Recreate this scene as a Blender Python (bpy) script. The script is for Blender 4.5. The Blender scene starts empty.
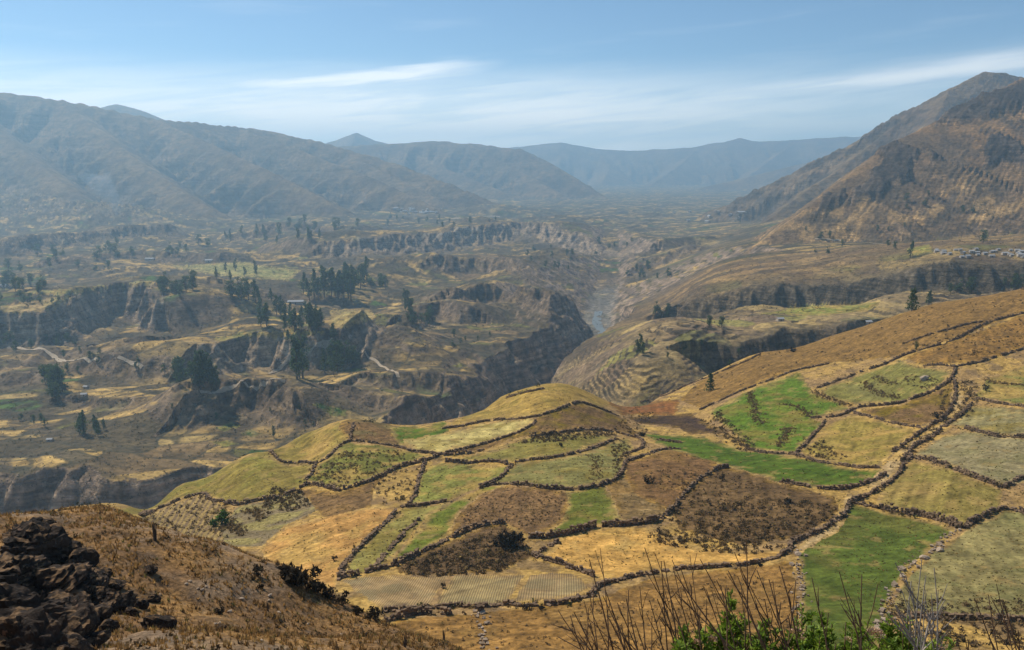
import bpy, math, random
import numpy as np

# ------------------------------------------------------------------ camera, sky, sun, exposure
SC = bpy.context.scene
COL = SC.collection
F = 800.0                       # focal length in pixels of the 1024 px wide photograph
PITCH = math.radians(11.31)     # camera looks down by this much
cd = bpy.data.cameras.new('camera')
cd.sensor_width = 36.0
cd.lens = F / 1024.0 * 36.0
cd.clip_start = 0.1
cd.clip_end = 60000
cam = bpy.data.objects.new('camera', cd)
COL.objects.link(cam)
cam.location = (0, 0, 0)        # eye level is z = 0, the valley floor lies about 180 m below
cam.rotation_euler = (math.pi / 2 - PITCH, 0, 0)
SC.camera = cam

SUN_AZ = math.radians(-48)      # left of the view direction (+Y)
SUN_EL = math.radians(47)
sl = bpy.data.lights.new('sun', 'SUN')
sl.energy = 5.0
sl.angle = math.radians(0.5)
sl.color = (1.0, 0.91, 0.76)
sun = bpy.data.objects.new('sun', sl)
COL.objects.link(sun)
sun.rotation_euler = (math.pi / 2 - SUN_EL, 0, math.pi - SUN_AZ)   # shines from ahead-left

wd = bpy.data.worlds.new('World')
SC.world = wd
wd.use_nodes = True
wt = wd.node_tree
for n in list(wt.nodes):
    wt.nodes.remove(n)


class NT:
    """small helper for node trees"""
    def __init__(self, t):
        self.t = t

    def n(self, kind, **kw):
        x = self.t.nodes.new(kind)
        for k, v in kw.items():
            if k.startswith('i_'):
                x.inputs[k[2:].replace('_', ' ')].default_value = v
            else:
                setattr(x, k, v)
        return x

    def l(self, a, b):
        self.t.links.new(a, b)

    def m(self, op, a, b=None, c=None):
        x = self.t.nodes.new('ShaderNodeMath')
        x.operation = op
        for i, v in enumerate((a, b, c)):
            if v is None:
                continue
            if isinstance(v, (int, float)):
                x.inputs[i].default_value = v
            else:
                self.l(v, x.inputs[i])
        return x.outputs[0]

    def mix(self, fac, a, b, mode='MIX'):
        x = self.t.nodes.new('ShaderNodeMix')
        x.data_type = 'RGBA'
        x.blend_type = mode
        for s, v in ((x.inputs[0], fac), (x.inputs[6], a), (x.inputs[7], b)):
            if isinstance(v, (int, float)):
                s.default_value = v
            elif isinstance(v, tuple):
                s.default_value = (*v, 1.0)
            else:
                self.l(v, s)
        return x.outputs[2]

    def ramp(self, fac, stops):
        x = self.t.nodes.new('ShaderNodeMapRange')
        x.interpolation_type = 'SMOOTHSTEP'
        x.inputs['From Min'].default_value = stops[0]
        x.inputs['From Max'].default_value = stops[1]
        x.inputs['To Min'].default_value = stops[2]
        x.inputs['To Max'].default_value = stops[3]
        self.l(fac, x.inputs['Value'])
        return x.outputs[0]


W = NT(wt)
sky = W.n('ShaderNodeTexSky')
sky.sky_type = 'NISHITA'
sky.sun_disc = False
sky.sun_elevation = SUN_EL
sky.sun_rotation = SUN_AZ
sky.altitude = 3400
sky.air_density = 1.0
sky.dust_density = 1.2
sky.ozone_density = 1.6
tc = W.n('ShaderNodeTexCoord')
sep = W.n('ShaderNodeSeparateXYZ')
W.l(tc.outputs['Generated'], sep.inputs[0])
az = W.m('ARCTAN2', sep.outputs[0], sep.outputs[1])
el = W.m('ARCSINE', sep.outputs[2])


def sky_noise(sx, sy, skew, scale, detail, rough, off):
    cmb = W.n('ShaderNodeCombineXYZ')
    W.l(W.m('MULTIPLY', az, sx), cmb.inputs[0])
    W.l(W.m('MULTIPLY', W.m('SUBTRACT', el, W.m('MULTIPLY', az, skew)), sy), cmb.inputs[1])
    cmb.inputs[2].default_value = off
    nz = W.n('ShaderNodeTexNoise', noise_dimensions='3D')
    nz.inputs['Scale'].default_value = scale
    nz.inputs['Detail'].default_value = detail
    nz.inputs['Roughness'].default_value = rough
    nz.inputs['Distortion'].default_value = 0.4
    W.l(cmb.outputs[0], nz.inputs['Vector'])
    return nz.outputs[0]


def band(a0, e0, a1, e1, width, soft_a, noise_amt, nz):
    """soft cirrus streak along a line in azimuth / elevation"""
    k = (e1 - e0) / (a1 - a0)
    line = W.m('ADD', W.m('MULTIPLY', W.m('SUBTRACT', az, a0), k), e0)
    d = W.m('SUBTRACT', el, line)
    d = W.m('ADD', d, W.m('MULTIPLY', W.m('SUBTRACT', nz, 0.5), noise_amt))
    g = W.m('EXPONENT', W.m('MULTIPLY', W.m('POWER', W.m('ABSOLUTE', W.m('DIVIDE', d, width)), 2.0), -1.0))
    e = W.m('MULTIPLY', W.ramp(az, (a0 - soft_a, a0 + soft_a, 0, 1)), W.ramp(az, (a1 - soft_a, a1 + soft_a, 1, 0)))
    return W.m('MULTIPLY', g, e)


nA = sky_noise(3.0, 34.0, 0.06, 1.3, 6, 0.6, 1.7)
nB = sky_noise(4.5, 46.0, 0.10, 1.5, 4, 0.55, 7.3)
s1 = band(-0.33, 0.088, -0.06, 0.112, 0.0085, 0.08, 0.03, nB)
s1b = band(-0.45, 0.070, 0.10, 0.078, 0.016, 0.2, 0.02, nA)
s2 = band(0.08, 0.064, 0.64, 0.111, 0.013, 0.15, 0.02, nA)
low = W.m('MULTIPLY', W.ramp(el, (0.045, 0.13, 1, 0)), W.ramp(az, (0.05, 0.42, 0.95, 0.45)))
gen = W.m('MULTIPLY', W.ramp(nA, (0.50, 0.75, 0, 0.5)), W.ramp(el, (0.0, 0.6, 0.6, 0.12)))
tex = W.ramp(nB, (0.30, 0.62, 0.58, 1.0))
dens = W.m('MULTIPLY', s1, 0.75)
dens = W.m('MAXIMUM', dens, W.m('MULTIPLY', W.m('MULTIPLY', s1b, tex), 0.8))
dens = W.m('MAXIMUM', dens, W.m('MULTIPLY', W.m('MULTIPLY', s2, tex), 0.6))
dens = W.m('MAXIMUM', dens, W.m('MULTIPLY', W.m('MULTIPLY', low, tex), 1.0))
dens = W.m('ADD', dens, W.m('MULTIPLY', gen, 0.22))
dens = W.m('MINIMUM', dens, 0.9)
skyc = W.mix(1.0, sky.outputs[0], (0.90, 1.06, 1.06), 'MULTIPLY')
cloud = W.mix(dens, skyc, (14.5, 14.0, 13.2))
bg = W.n('ShaderNodeBackground')
bg.inputs['Strength'].default_value = 0.106
W.l(cloud, bg.inputs[0])
wo = W.n('ShaderNodeOutputWorld')
W.l(bg.outputs[0], wo.inputs[0])

SC.view_settings.view_transform = 'Standard'
SC.view_settings.look = 'None'
SC.view_settings.exposure = 0.0
SC.view_settings.gamma = 1.0
SC.view_settings.use_curve_mapping = False
SC.render.engine = 'CYCLES'
SC.cycles.use_denoising = True
SC.cycles.max_bounces = 4
SC.cycles.diffuse_bounces = 2
SC.cycles.volume_bounces = 2
SC.cycles.volume_step_rate = 1.0

HAZE_DENSITY = 0.00017
HAZE_COLOR = (0.46, 0.74, 1.0)

# ------------------------------------------------------------------ helpers: noise, pixels, meshes
RNG = np.random.default_rng(7)
random.seed(7)
cp, sp = math.cos(PITCH), math.sin(PITCH)


def aq(px, py):
    """pixel -> (x/y, z/y) slopes of its viewing ray"""
    u = (np.asarray(px, float) - 512) / F
    v = (325 - np.asarray(py, float)) / F
    d = cp + v * sp
    return u / d, (v * cp - sp) / d


def pt(px, py, Y):
    a, q = aq(px, py)
    return (float(a) * Y, Y, float(q) * Y)


def on_plane(px, py, z):
    a, q = aq(px, py)
    Y = z / float(q)
    return (float(a) * Y, Y)


def to_px(x, y, z):
    a, q = x / y, z / y
    v = (q * cp + sp) / (cp - q * sp)
    return 512 + F * a * (cp + v * sp), 325 - F * v


def hash2(i, j, s):
    h = (i.astype(np.int64) * 374761393 + j.astype(np.int64) * 668265263 + s * 1442695041) & 0xffffffff
    h = ((h ^ (h >> 13)) * 1274126177) & 0xffffffff
    return ((h ^ (h >> 16)) & 0xffffff) / float(0xffffff)


def vnoise(x, y, s=0):
    i = np.floor(x); j = np.floor(y)
    fx = x - i; fy = y - j
    i = i.astype(np.int64); j = j.astype(np.int64)

    def g(ii, jj, dx, dy):
        t = hash2(ii, jj, s) * 6.2831853
        return np.cos(t) * dx + np.sin(t) * dy
    ux = fx * fx * fx * (fx * (fx * 6 - 15) + 10)
    uy = fy * fy * fy * (fy * (fy * 6 - 15) + 10)
    a = g(i, j, fx, fy); b = g(i + 1, j, fx - 1, fy)
    c = g(i, j + 1, fx, fy - 1); d = g(i + 1, j + 1, fx - 1, fy - 1)
    return (a + (b - a) * ux + (c - a) * uy + (a - b - c + d) * ux * uy) * 1.5


def fbm(x, y, o=4, s=0, gain=0.5):
    r = 0; amp = 1.0; tot = 0
    for k in range(o):
        r = r + amp * vnoise(x * 2 ** k + 17.3 * k, y * 2 ** k - 9.1 * k, s + k)
        tot += amp; amp *= gain
    return r / tot


def ridged(x, y, o=4, s=0, gain=0.5):
    r = 0; amp = 1.0; tot = 0
    for k in range(o):
        r = r + amp * (1 - np.abs(vnoise(x * 2 ** k + 5.7 * k, y * 2 ** k + 3.9 * k, s + k)) * 1.6)
        tot += amp; amp *= gain
    return r / tot


def sstep(a, b, x):
    t = np.clip((x - a) / (b - a), 0, 1)
    return t * t * (3 - 2 * t)


def cells(x, y, s=0):
    """Voronoi on a jittered lattice: cell hash, second hash, edge distance"""
    i0 = np.floor(x).astype(np.int64); j0 = np.floor(y).astype(np.int64)
    d1 = np.full(x.shape, 9.0); d2 = np.full(x.shape, 9.0)
    ha = np.zeros(x.shape); hb = np.zeros(x.shape)
    for di in (-1, 0, 1):
        for dj in (-1, 0, 1):
            i = i0 + di; j = j0 + dj
            cx = i + 0.1 + 0.8 * hash2(i, j, s); cy = j + 0.1 + 0.8 * hash2(i, j, s + 1)
            d = np.maximum(np.abs(x - cx), np.abs(y - cy)) * 0.5 + 0.5 * np.hypot(x - cx, y - cy)
            near = d < d1
            d2 = np.where(near, d1, np.minimum(d2, d))
            ha = np.where(near, hash2(i, j, s + 2), ha)
            hb = np.where(near, hash2(i, j, s + 3), hb)
            d1 = np.where(near, d, d1)
    return ha, hb, d2 - d1


def in_poly(px, py, poly):
    p = np.asarray(poly, float)
    out = np.zeros(px.shape, bool)
    m = (px >= p[:, 0].min()) & (px <= p[:, 0].max()) & (py >= p[:, 1].min()) & (py <= p[:, 1].max())
    X = px[m]; Y = py[m]
    r = np.zeros(X.shape, bool)
    n = len(p); j = n - 1
    for i in range(n):
        c = ((p[i, 1] > Y) != (p[j, 1] > Y))
        xx = (p[j, 0] - p[i, 0]) * (Y - p[i, 1]) / (p[j, 1] - p[i, 1] + 1e-12) + p[i, 0]
        r ^= c & (X < xx)
        j = i
    out[m] = r
    return out


def line_dist(x, y, line):
    """distance to polyline, signed (+ on the far side for left-to-right lines), nearest z if given, overshoot past the ends"""
    L = np.asarray(line, float)
    best = np.full(x.shape, 1e18); sgn = np.ones(x.shape); zz = np.zeros(x.shape); over = np.zeros(x.shape)
    ss = np.zeros(x.shape); acc = 0.0
    n = len(L)
    for k in range(n - 1):
        ax, ay = L[k, :2]; bx, by = L[k + 1, :2]
        dx, dy = bx - ax, by - ay
        l2 = dx * dx + dy * dy
        traw = ((x - ax) * dx + (y - ay) * dy) / l2
        t = np.clip(traw, 0, 1)
        d = (x - ax - t * dx) ** 2 + (y - ay - t * dy) ** 2
        m = d < best
        best = np.where(m, d, best)
        sgn = np.where(m, np.sign(dx * (y - ay) - dy * (x - ax)), sgn)
        if L.shape[1] > 2:
            zz = np.where(m, L[k, 2] + t * (L[k + 1, 2] - L[k, 2]), zz)
        ln = math.sqrt(l2)
        ss = np.where(m, acc + t * ln, ss)
        o = np.zeros(x.shape)
        if k == 0:
            o = np.maximum(o, -traw * ln)
        if k == n - 2:
            o = np.maximum(o, (traw - 1) * ln)
        over = np.where(m, o, over)
        acc += ln
    return np.sqrt(best), sgn, zz, over, ss


def tag(o, label=None, cat=None, group=None, kind=None):
    if label:
        o['label'] = label
    if cat:
        o['category'] = cat
    if group:
        o['group'] = group
    if kind:
        o['kind'] = kind
    return o


def richer(c, sat=1.10, gain=0.92):
    """dry-season ground colours, a little deeper than the swatches above"""
    l = c @ np.array((0.30, 0.59, 0.11))
    return np.clip((l[..., None] + (c - l[..., None]) * sat) * gain, 0.008, 0.9)


def mesh_np(name, v, f, color=None, smooth=False, mats=()):
    """v (N,3), f (M,k) numpy -> mesh"""
    me = bpy.data.meshes.new(name)
    v = np.ascontiguousarray(v, np.float32); f = np.ascontiguousarray(f, np.int32)
    k = f.shape[1]
    me.vertices.add(len(v)); me.vertices.foreach_set('co', v.ravel())
    me.loops.add(f.size); me.loops.foreach_set('vertex_index', f.ravel())
    me.polygons.add(len(f))
    me.polygons.foreach_set('loop_start', np.arange(0, f.size, k, dtype=np.int32))
    me.update(calc_edges=True)
    me.polygons.foreach_set('use_smooth', np.full(len(f), smooth))
    if color is not None:
        at = me.color_attributes.new('col', 'FLOAT_COLOR', 'POINT')
        c = np.ones((len(v), 4), np.float32); c[:, :3] = richer(np.asarray(color, float))
        at.data.foreach_set('color', c.ravel())
    for m in mats:
        me.materials.append(m)
    return me


def link(name, me, parent=None, loc=None):
    o = bpy.data.objects.new(name, me)
    COL.objects.link(o)
    if parent is not None:
        o.parent = parent
    if loc is not None:
        o.location = loc
    return o


def empty(name, loc, rz=0.0, scale=1.0):
    o = bpy.data.objects.new(name, None)
    COL.objects.link(o)
    o.location = loc
    o.rotation_euler = (0, 0, rz)
    o.scale = (scale,) * 3
    return o


# ------------------------------------------------------------------ materials
def new_mat(name):
    m = bpy.data.materials.new(name)
    m.use_nodes = True
    t = m.node_tree
    for n in list(t.nodes):
        t.nodes.remove(n)
    N = NT(t)
    out = N.n('ShaderNodeOutputMaterial')
    b = N.n('ShaderNodeBsdfPrincipled')
    b.inputs['Roughness'].default_value = 0.95
    b.inputs['Specular IOR Level'].default_value = 0.1
    N.l(b.outputs[0], out.inputs[0])
    return m, N, b


def noise_node(N, scale, detail=4, rough=0.6, vec=None, loc=None, stretch=None):
    tcn = N.n('ShaderNodeTexCoord')
    v = tcn.outputs['Object']
    if stretch is not None or loc is not None:
        mp = N.n('ShaderNodeMapping')
        if stretch is not None:
            mp.inputs['Scale'].default_value = stretch
        if loc is not None:
            mp.inputs['Location'].default_value = loc
        N.l(v, mp.inputs[0]); v = mp.outputs[0]
    nz = N.n('ShaderNodeTexNoise')
    nz.inputs['Scale'].default_value = scale
    nz.inputs['Detail'].default_value = detail
    nz.inputs['Roughness'].default_value = rough
    N.l(v, nz.inputs['Vector'])
    return nz.outputs[0]


def ground_mat(name, s_fine, s_mid, lo, hi, bump_d, tint=None, rows=False, speck=None, strata=None):
    """earth / grass cover: vertex albedo broken up by two noises plus relief"""
    m, N, b = new_mat(name)
    vc = N.n('ShaderNodeVertexColor', layer_name='col')
    f1 = noise_node(N, s_fine, 5, 0.7)
    f2 = noise_node(N, s_mid, 4, 0.6, loc=(31, 7, 3))
    k = N.m('MULTIPLY', N.ramp(f1, (0.25, 0.75, lo, hi)), N.ramp(f2, (0.28, 0.72, 0.82, 1.18)))
    cb = N.n('ShaderNodeCombineColor')
    for i in range(3):
        N.l(k, cb.inputs[i])
    c = N.mix(1.0, vc.outputs[0], cb.outputs[0], 'MULTIPLY')
    if tint is not None:
        c = N.mix(N.ramp(noise_node(N, s_mid * 2.3, 3, 0.6, loc=(9, 4, 1)), (0.45, 0.68, 0, tint[3])), c, tint[:3])
    if speck is not None:
        c = N.mix(N.ramp(noise_node(N, s_fine * 1.9, 3, 0.8, loc=(2, 5, 8)), (0.58, 0.66, 0, 0.8)), c, speck)
    hgt = f1
    if strata:
        gm_ = N.n('ShaderNodeNewGeometry')
        sx = N.n('ShaderNodeSeparateXYZ'); N.l(gm_.outputs['True Normal'], sx.inputs[0])
        steep = N.ramp(sx.outputs[2], (0.60, 0.90, 1, 0))
        bed = noise_node(N, 1.0, 5, 0.7, stretch=(strata * 0.07, strata * 0.07, strata), loc=(3, 1, 4))
        gul_ = noise_node(N, 1.0, 4, 0.6, stretch=(strata * 0.45, strata * 0.45, strata * 0.05), loc=(7, 2, 1))
        kk = N.m('MULTIPLY', N.ramp(bed, (0.36, 0.64, 0.55, 1.45)), N.ramp(gul_, (0.34, 0.62, 0.6, 1.3)))
        cs_ = N.n('ShaderNodeCombineColor')
        for i in range(3):
            N.l(kk, cs_.inputs[i])
        c = N.mix(steep, c, N.mix(1.0, c, cs_.outputs[0], 'MULTIPLY'))
        hgt = N.m('ADD', f1, N.m('MULTIPLY', N.m('ADD', bed, gul_), steep))
    if rows:
        tcn = N.n('ShaderNodeTexCoord')
        mp = N.n('ShaderNodeMapping')
        mp.inputs['Rotation'].default_value = (0, 0, math.radians(4))
        N.l(tcn.outputs['Object'], mp.inputs[0])
        wv = N.n('ShaderNodeTexWave', bands_direction='X')
        wv.inputs['Scale'].default_value = 0.85
        wv.inputs['Distortion'].default_value = 0.8
        wv.inputs['Detail'].default_value = 2
        wv.inputs['Detail Scale'].default_value = 2.0
        N.l(mp.outputs[0], wv.inputs['Vector'])
        c = N.mix(N.m('MULTIPLY', wv.outputs['Fac'], 0.55), c, (0.17, 0.115, 0.065))
        hgt = N.m('ADD', f1, N.m('MULTIPLY', wv.outputs['Fac'], -0.6))
    N.l(c, b.inputs['Base Color'])
    bp = N.n('ShaderNodeBump')
    bp.inputs['Strength'].default_value = 1.0
    bp.inputs['Distance'].default_value = bump_d
    N.l(hgt, bp.inputs['Height'])
    N.l(bp.outputs[0], b.inputs['Normal'])
    return m


M_HILL = ground_mat('dry_grass_ground', 1.1, 0.2, 0.5, 1.5, 0.5)
M_FIELD = ground_mat('pasture', 1.2, 0.16, 0.62, 1.38, 0.26)
M_PLOUGH = ground_mat('scrubby_soil', 1.0, 0.2, 0.45, 1.55, 0.5)
M_ROWS = ground_mat('stubble_rows', 2.2, 0.1, 0.85, 1.15, 0.12, rows=True)
M_NEAR = ground_mat('near_dry_slope', 4.0, 0.7, 0.4, 1.6, 0.2, tint=(0.26, 0.20, 0.145, 0.3))
M_VALLEY = ground_mat('valley_ground', 0.14, 0.03, 0.45, 1.55, 3.0, strata=0.22)
M_MOUNT = ground_mat('mountain_ground', 0.04, 0.010, 0.55, 1.45, 12.0, strata=0.05)
M_SHELF = ground_mat('slope_ground', 0.2, 0.04, 0.45, 1.55, 2.4, strata=0.3)


def island_mat(name, c0, c1, rough=0.95, attr=False):
    m, N, b = new_mat(name)
    g = N.n('ShaderNodeNewGeometry')
    r = g.outputs['Random Per Island']
    c = N.mix(r, c0, c1)
    if attr:
        vc = N.n('ShaderNodeVertexColor', layer_name='col')
        c = N.mix(1.0, vc.outputs[0], c, 'MULTIPLY')
    nz = noise_node(N, 6.0, 3, 0.6)
    k = N.ramp(nz, (0.3, 0.7, 0.75, 1.25))
    cb = N.n('ShaderNodeCombineColor')
    for i in range(3):
        N.l(k, cb.inputs[i])
    c = N.mix(1.0, c, cb.outputs[0], 'MULTIPLY')
    N.l(c, b.inputs['Base Color'])
    b.inputs['Roughness'].default_value = rough
    return m


M_STONE = island_mat('wall_stone', (0.105, 0.070, 0.046), (0.24, 0.160, 0.098))
M_PALE = island_mat('pale_stone', (0.20, 0.145, 0.10), (0.40, 0.31, 0.23))
M_SCRUB = island_mat('scrub_leaves', (0.6, 0.6, 0.6), (1.35, 1.35, 1.35), attr=True)
def add_translucent(m, fac, tintc):
    N = NT(m.node_tree)
    b = [x for x in m.node_tree.nodes if x.type == 'BSDF_PRINCIPLED'][0]
    out = [x for x in m.node_tree.nodes if x.type == 'OUTPUT_MATERIAL'][0]
    tr = N.n('ShaderNodeBsdfTranslucent')
    N.l(N.mix(1.0, b.inputs['Base Color'].links[0].from_socket, tintc, 'MULTIPLY'), tr.inputs['Color'])
    mx = N.n('ShaderNodeMixShader'); mx.inputs[0].default_value = fac
    N.l(b.outputs[0], mx.inputs[1]); N.l(tr.outputs[0], mx.inputs[2])
    N.l(mx.outputs[0], out.inputs[0])
    return m


M_GRASS = add_translucent(island_mat('dry_grass_blades', (0.8, 0.8, 0.8), (1.4, 1.4, 1.4), attr=True), 0.5, (1.0, 0.92, 0.8))
add_translucent(M_SCRUB, 0.25, (1.0, 1.0, 0.9))
M_TREE = island_mat('tree_leaves', (0.040, 0.062, 0.028), (0.115, 0.145, 0.055))
add_translucent(M_TREE, 0.38, (1.0, 1.15, 0.7))
M_BARK = island_mat('bark', (0.09, 0.07, 0.05), (0.13, 0.10, 0.08))
M_ROOF = island_mat('tin_roof', (0.26, 0.26, 0.27), (0.45, 0.45, 0.45), 0.7)
M_ADOBE = island_mat('adobe', (0.30, 0.22, 0.15), (0.55, 0.48, 0.40))


def plain_mat(name, col, rough=0.9):
    m, N, b = new_mat(name)
    nz = noise_node(N, 0.6, 4, 0.6)
    k = N.ramp(nz, (0.3, 0.7, 0.8, 1.2))
    cb = N.n('ShaderNodeCombineColor')
    for i in range(3):
        N.l(k, cb.inputs[i])
    N.l(N.mix(1.0, col, cb.outputs[0], 'MULTIPLY'), b.inputs['Base Color'])
    b.inputs['Roughness'].default_value = rough
    return m


M_DIRT = plain_mat('dirt_road', (0.42, 0.33, 0.23))
M_WATER = plain_mat('river_water', (0.17, 0.185, 0.18), 0.35)

# ------------------------------------------------------------------ terrain control points
CTRL = []                                      # (a, lnY, z)


def vis(rows):
    for px, py, Y in rows:
        a, q = aq(px, py)
        CTRL.append((float(a), math.log(Y), float(q) * Y))


def hid(px, Y, z):
    CTRL.append(((px - 512) / F, math.log(Y), z))


# the field hill in front
vis([(-500, 650, 118), (-300, 650, 110), (-100, 650, 100), (100, 650, 95), (300, 650, 88), (450, 650, 84), (600, 650, 82), (750, 650, 80), (900, 650, 80),
     (1024, 650, 80), (1150, 650, 78), (1350, 650, 78),
     (400, 600, 106), (600, 600, 104), (800, 600, 100), (950, 600, 98), (1060, 600, 96), (1300, 600, 96),
     (350, 570, 124), (560, 560, 126), (700, 560, 123), (870, 560, 117), (1000, 560, 113),
     (300, 540, 146), (450, 530, 146), (600, 515, 150), (700, 500, 156), (800, 510, 146), (900, 520, 138), (1020, 510, 138), (1300, 510, 138),
     (230, 520, 170), (330, 490, 180), (450, 490, 172), (580, 470, 180), (680, 450, 203), (780, 470, 178), (860, 490, 158), (950, 470, 162), (1040, 460, 165),
     (150, 513, 186), (200, 490, 202), (300, 455, 226), (400, 440, 228), (500, 440, 220), (600, 430, 232),
     (700, 425, 258), (640, 418, 272), (620, 407, 292), (500, 405, 276), (600, 401, 280),
     (760, 440, 222), (850, 430, 222), (950, 420, 212), (1030, 410, 210), (1300, 400, 210),
     (740, 400, 275), (850, 390, 268), (950, 370, 265), (1040, 365, 262), (700, 395, 318), (740, 380, 318), (800, 358, 338), (880, 345, 328), (1000, 320, 325), (1300, 300, 330)])
crest = [(-60, 560, 170), (60, 533, 182), (120, 510, 194), (180, 485, 214), (240, 459, 236), (300, 436, 254), (350, 421, 266), (400, 428, 268), (440, 424, 272),
         (500, 397, 288), (560, 383, 296), (605, 400, 302), (660, 397, 345), (700, 379, 365), (760, 353, 390), (830, 337, 405), (880, 322, 410), (930, 306, 415), (1024, 290, 420), (1150, 274, 430), (1350, 255, 440)]
vis(crest)
for px, py, Y in crest:
    a, q = aq(px, py)
    z = float(q) * Y
    left = px < 640
    pa = 512 + F * float(a)
    hid(pa, Y * 1.11, z - (22 if left else 17))
    hid(pa, Y * 1.27, min(z - 62, -150) if left else z - 42)
    if px < 560:
        hid(pa, Y * 1.62, -181)
# terraced slope and shelf beyond the hill, right of the gorge
vis([(640, 385, 470), (600, 385, 505), (620, 345, 600), (690, 350, 520), (740, 365, 455), (700, 322, 600), (680, 317, 645), (645, 321, 690), (602, 347, 640), (580, 370, 600),
     (760, 316, 640), (830, 309, 660), (880, 301, 650), (780, 327, 580), (850, 320, 590),
     (700, 318, 740), (790, 307, 715), (860, 302, 690), (950, 297, 645), (1040, 290, 630),
     (740, 262, 960), (800, 262, 900), (860, 251, 880), (920, 246, 850), (1000, 240, 830), (1100, 225, 830), (1350, 200, 830),
     (700, 291, 830), (780, 282, 790), (860, 277, 765), (950, 262, 715), (1040, 256, 700), (1150, 250, 690), (1350, 240, 690),
     (665, 308, 850), (655, 300, 980)])
for px, Y, z in [(800, 1100, -110), (900, 1100, -105), (1000, 1100, -95), (1100, 1100, -85), (1350, 1100, -75), (700, 1250, -140), (800, 1400, -120), (1000, 1500, -110), (1350, 1500, -90),
                 (800, 1900, -120), (1000, 1900, -100), (1350, 1900, -80), (700, 1900, -175), (700, 2600, -180), (850, 2600, -170), (1000, 2700, -150), (1350, 2700, -140)]:
    hid(px, Y, z)
# valley floor
for px in (-500, -300, -120, 40, 180, 320, 450):
    for Y in (430, 520, 640, 780, 940, 1150, 1400, 1750, 2200, 2700):
        if px >= 320 and Y < 500:
            continue
        hid(px, Y, -180 + (6 if Y > 900 else 0) - (4 if px == 450 else 0))
for px, Y, z in [(540, 800, -184), (545, 1000, -182), (560, 1200, -196), (600, 1200, -205), (620, 1350, -203), (600, 1500, -195), (650, 1600, -192), (560, 1500, -186), (560, 1900, -180), (640, 1950, -182), (540, 650, -184), (560, 2600, -180)]:
    hid(px, Y, z)
C = np.array(CTRL)
KA, KT = 2.6, 1.0


def tps_fit(P, z, reg=1e-4):
    d = np.hypot(P[:, None, 0] - P[None, :, 0], P[:, None, 1] - P[None, :, 1])
    K = np.where(d > 0, d * d * np.log(d + 1e-12), 0) + reg * np.eye(len(P))
    A = np.zeros((len(P) + 3, len(P) + 3))
    A[:len(P), :len(P)] = K
    A[:len(P), -3:] = np.c_[np.ones(len(P)), P]
    A[-3:, :len(P)] = A[:len(P), -3:].T
    return np.linalg.solve(A, np.r_[z, 0, 0, 0])


def tps_eval(P, w, x, y):
    r = np.zeros(x.shape)
    for k in range(len(P)):
        d2 = (x - P[k, 0]) ** 2 + (y - P[k, 1]) ** 2
        r += w[k] * 0.5 * d2 * np.log(d2 + 1e-12)
    return r + w[-3] + w[-2] * x + w[-1] * y


CREST_A = np.array([float(aq(c[0], c[1])[0]) for c in crest])
CREST_Y = np.array([c[2] for c in crest], float)


def crest_y(a):
    return np.interp(a, CREST_A, CREST_Y)


PC = np.c_[C[:, 0] * KA, C[:, 1] * KT]
WC = tps_fit(PC, C[:, 2])
SA = np.linspace(-1.3, 1.3, 260)
ST = np.linspace(math.log(55), math.log(2900), 300)
TA, TT = np.meshgrid(SA, ST)
TZ = tps_eval(PC, WC, TA * KA, TT * KT)


def base_z(a, t):
    fa = np.clip((a - SA[0]) / (SA[1] - SA[0]), 0, len(SA) - 1.001)
    ft = np.clip((t - ST[0]) / (ST[1] - ST[0]), 0, len(ST) - 1.001)
    i = fa.astype(int); j = ft.astype(int)
    u = fa - i; v = ft - j
    return (TZ[j, i] * (1 - u) * (1 - v) + TZ[j, i + 1] * u * (1 - v) + TZ[j + 1, i] * (1 - u) * v + TZ[j + 1, i + 1] * u * v)


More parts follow.
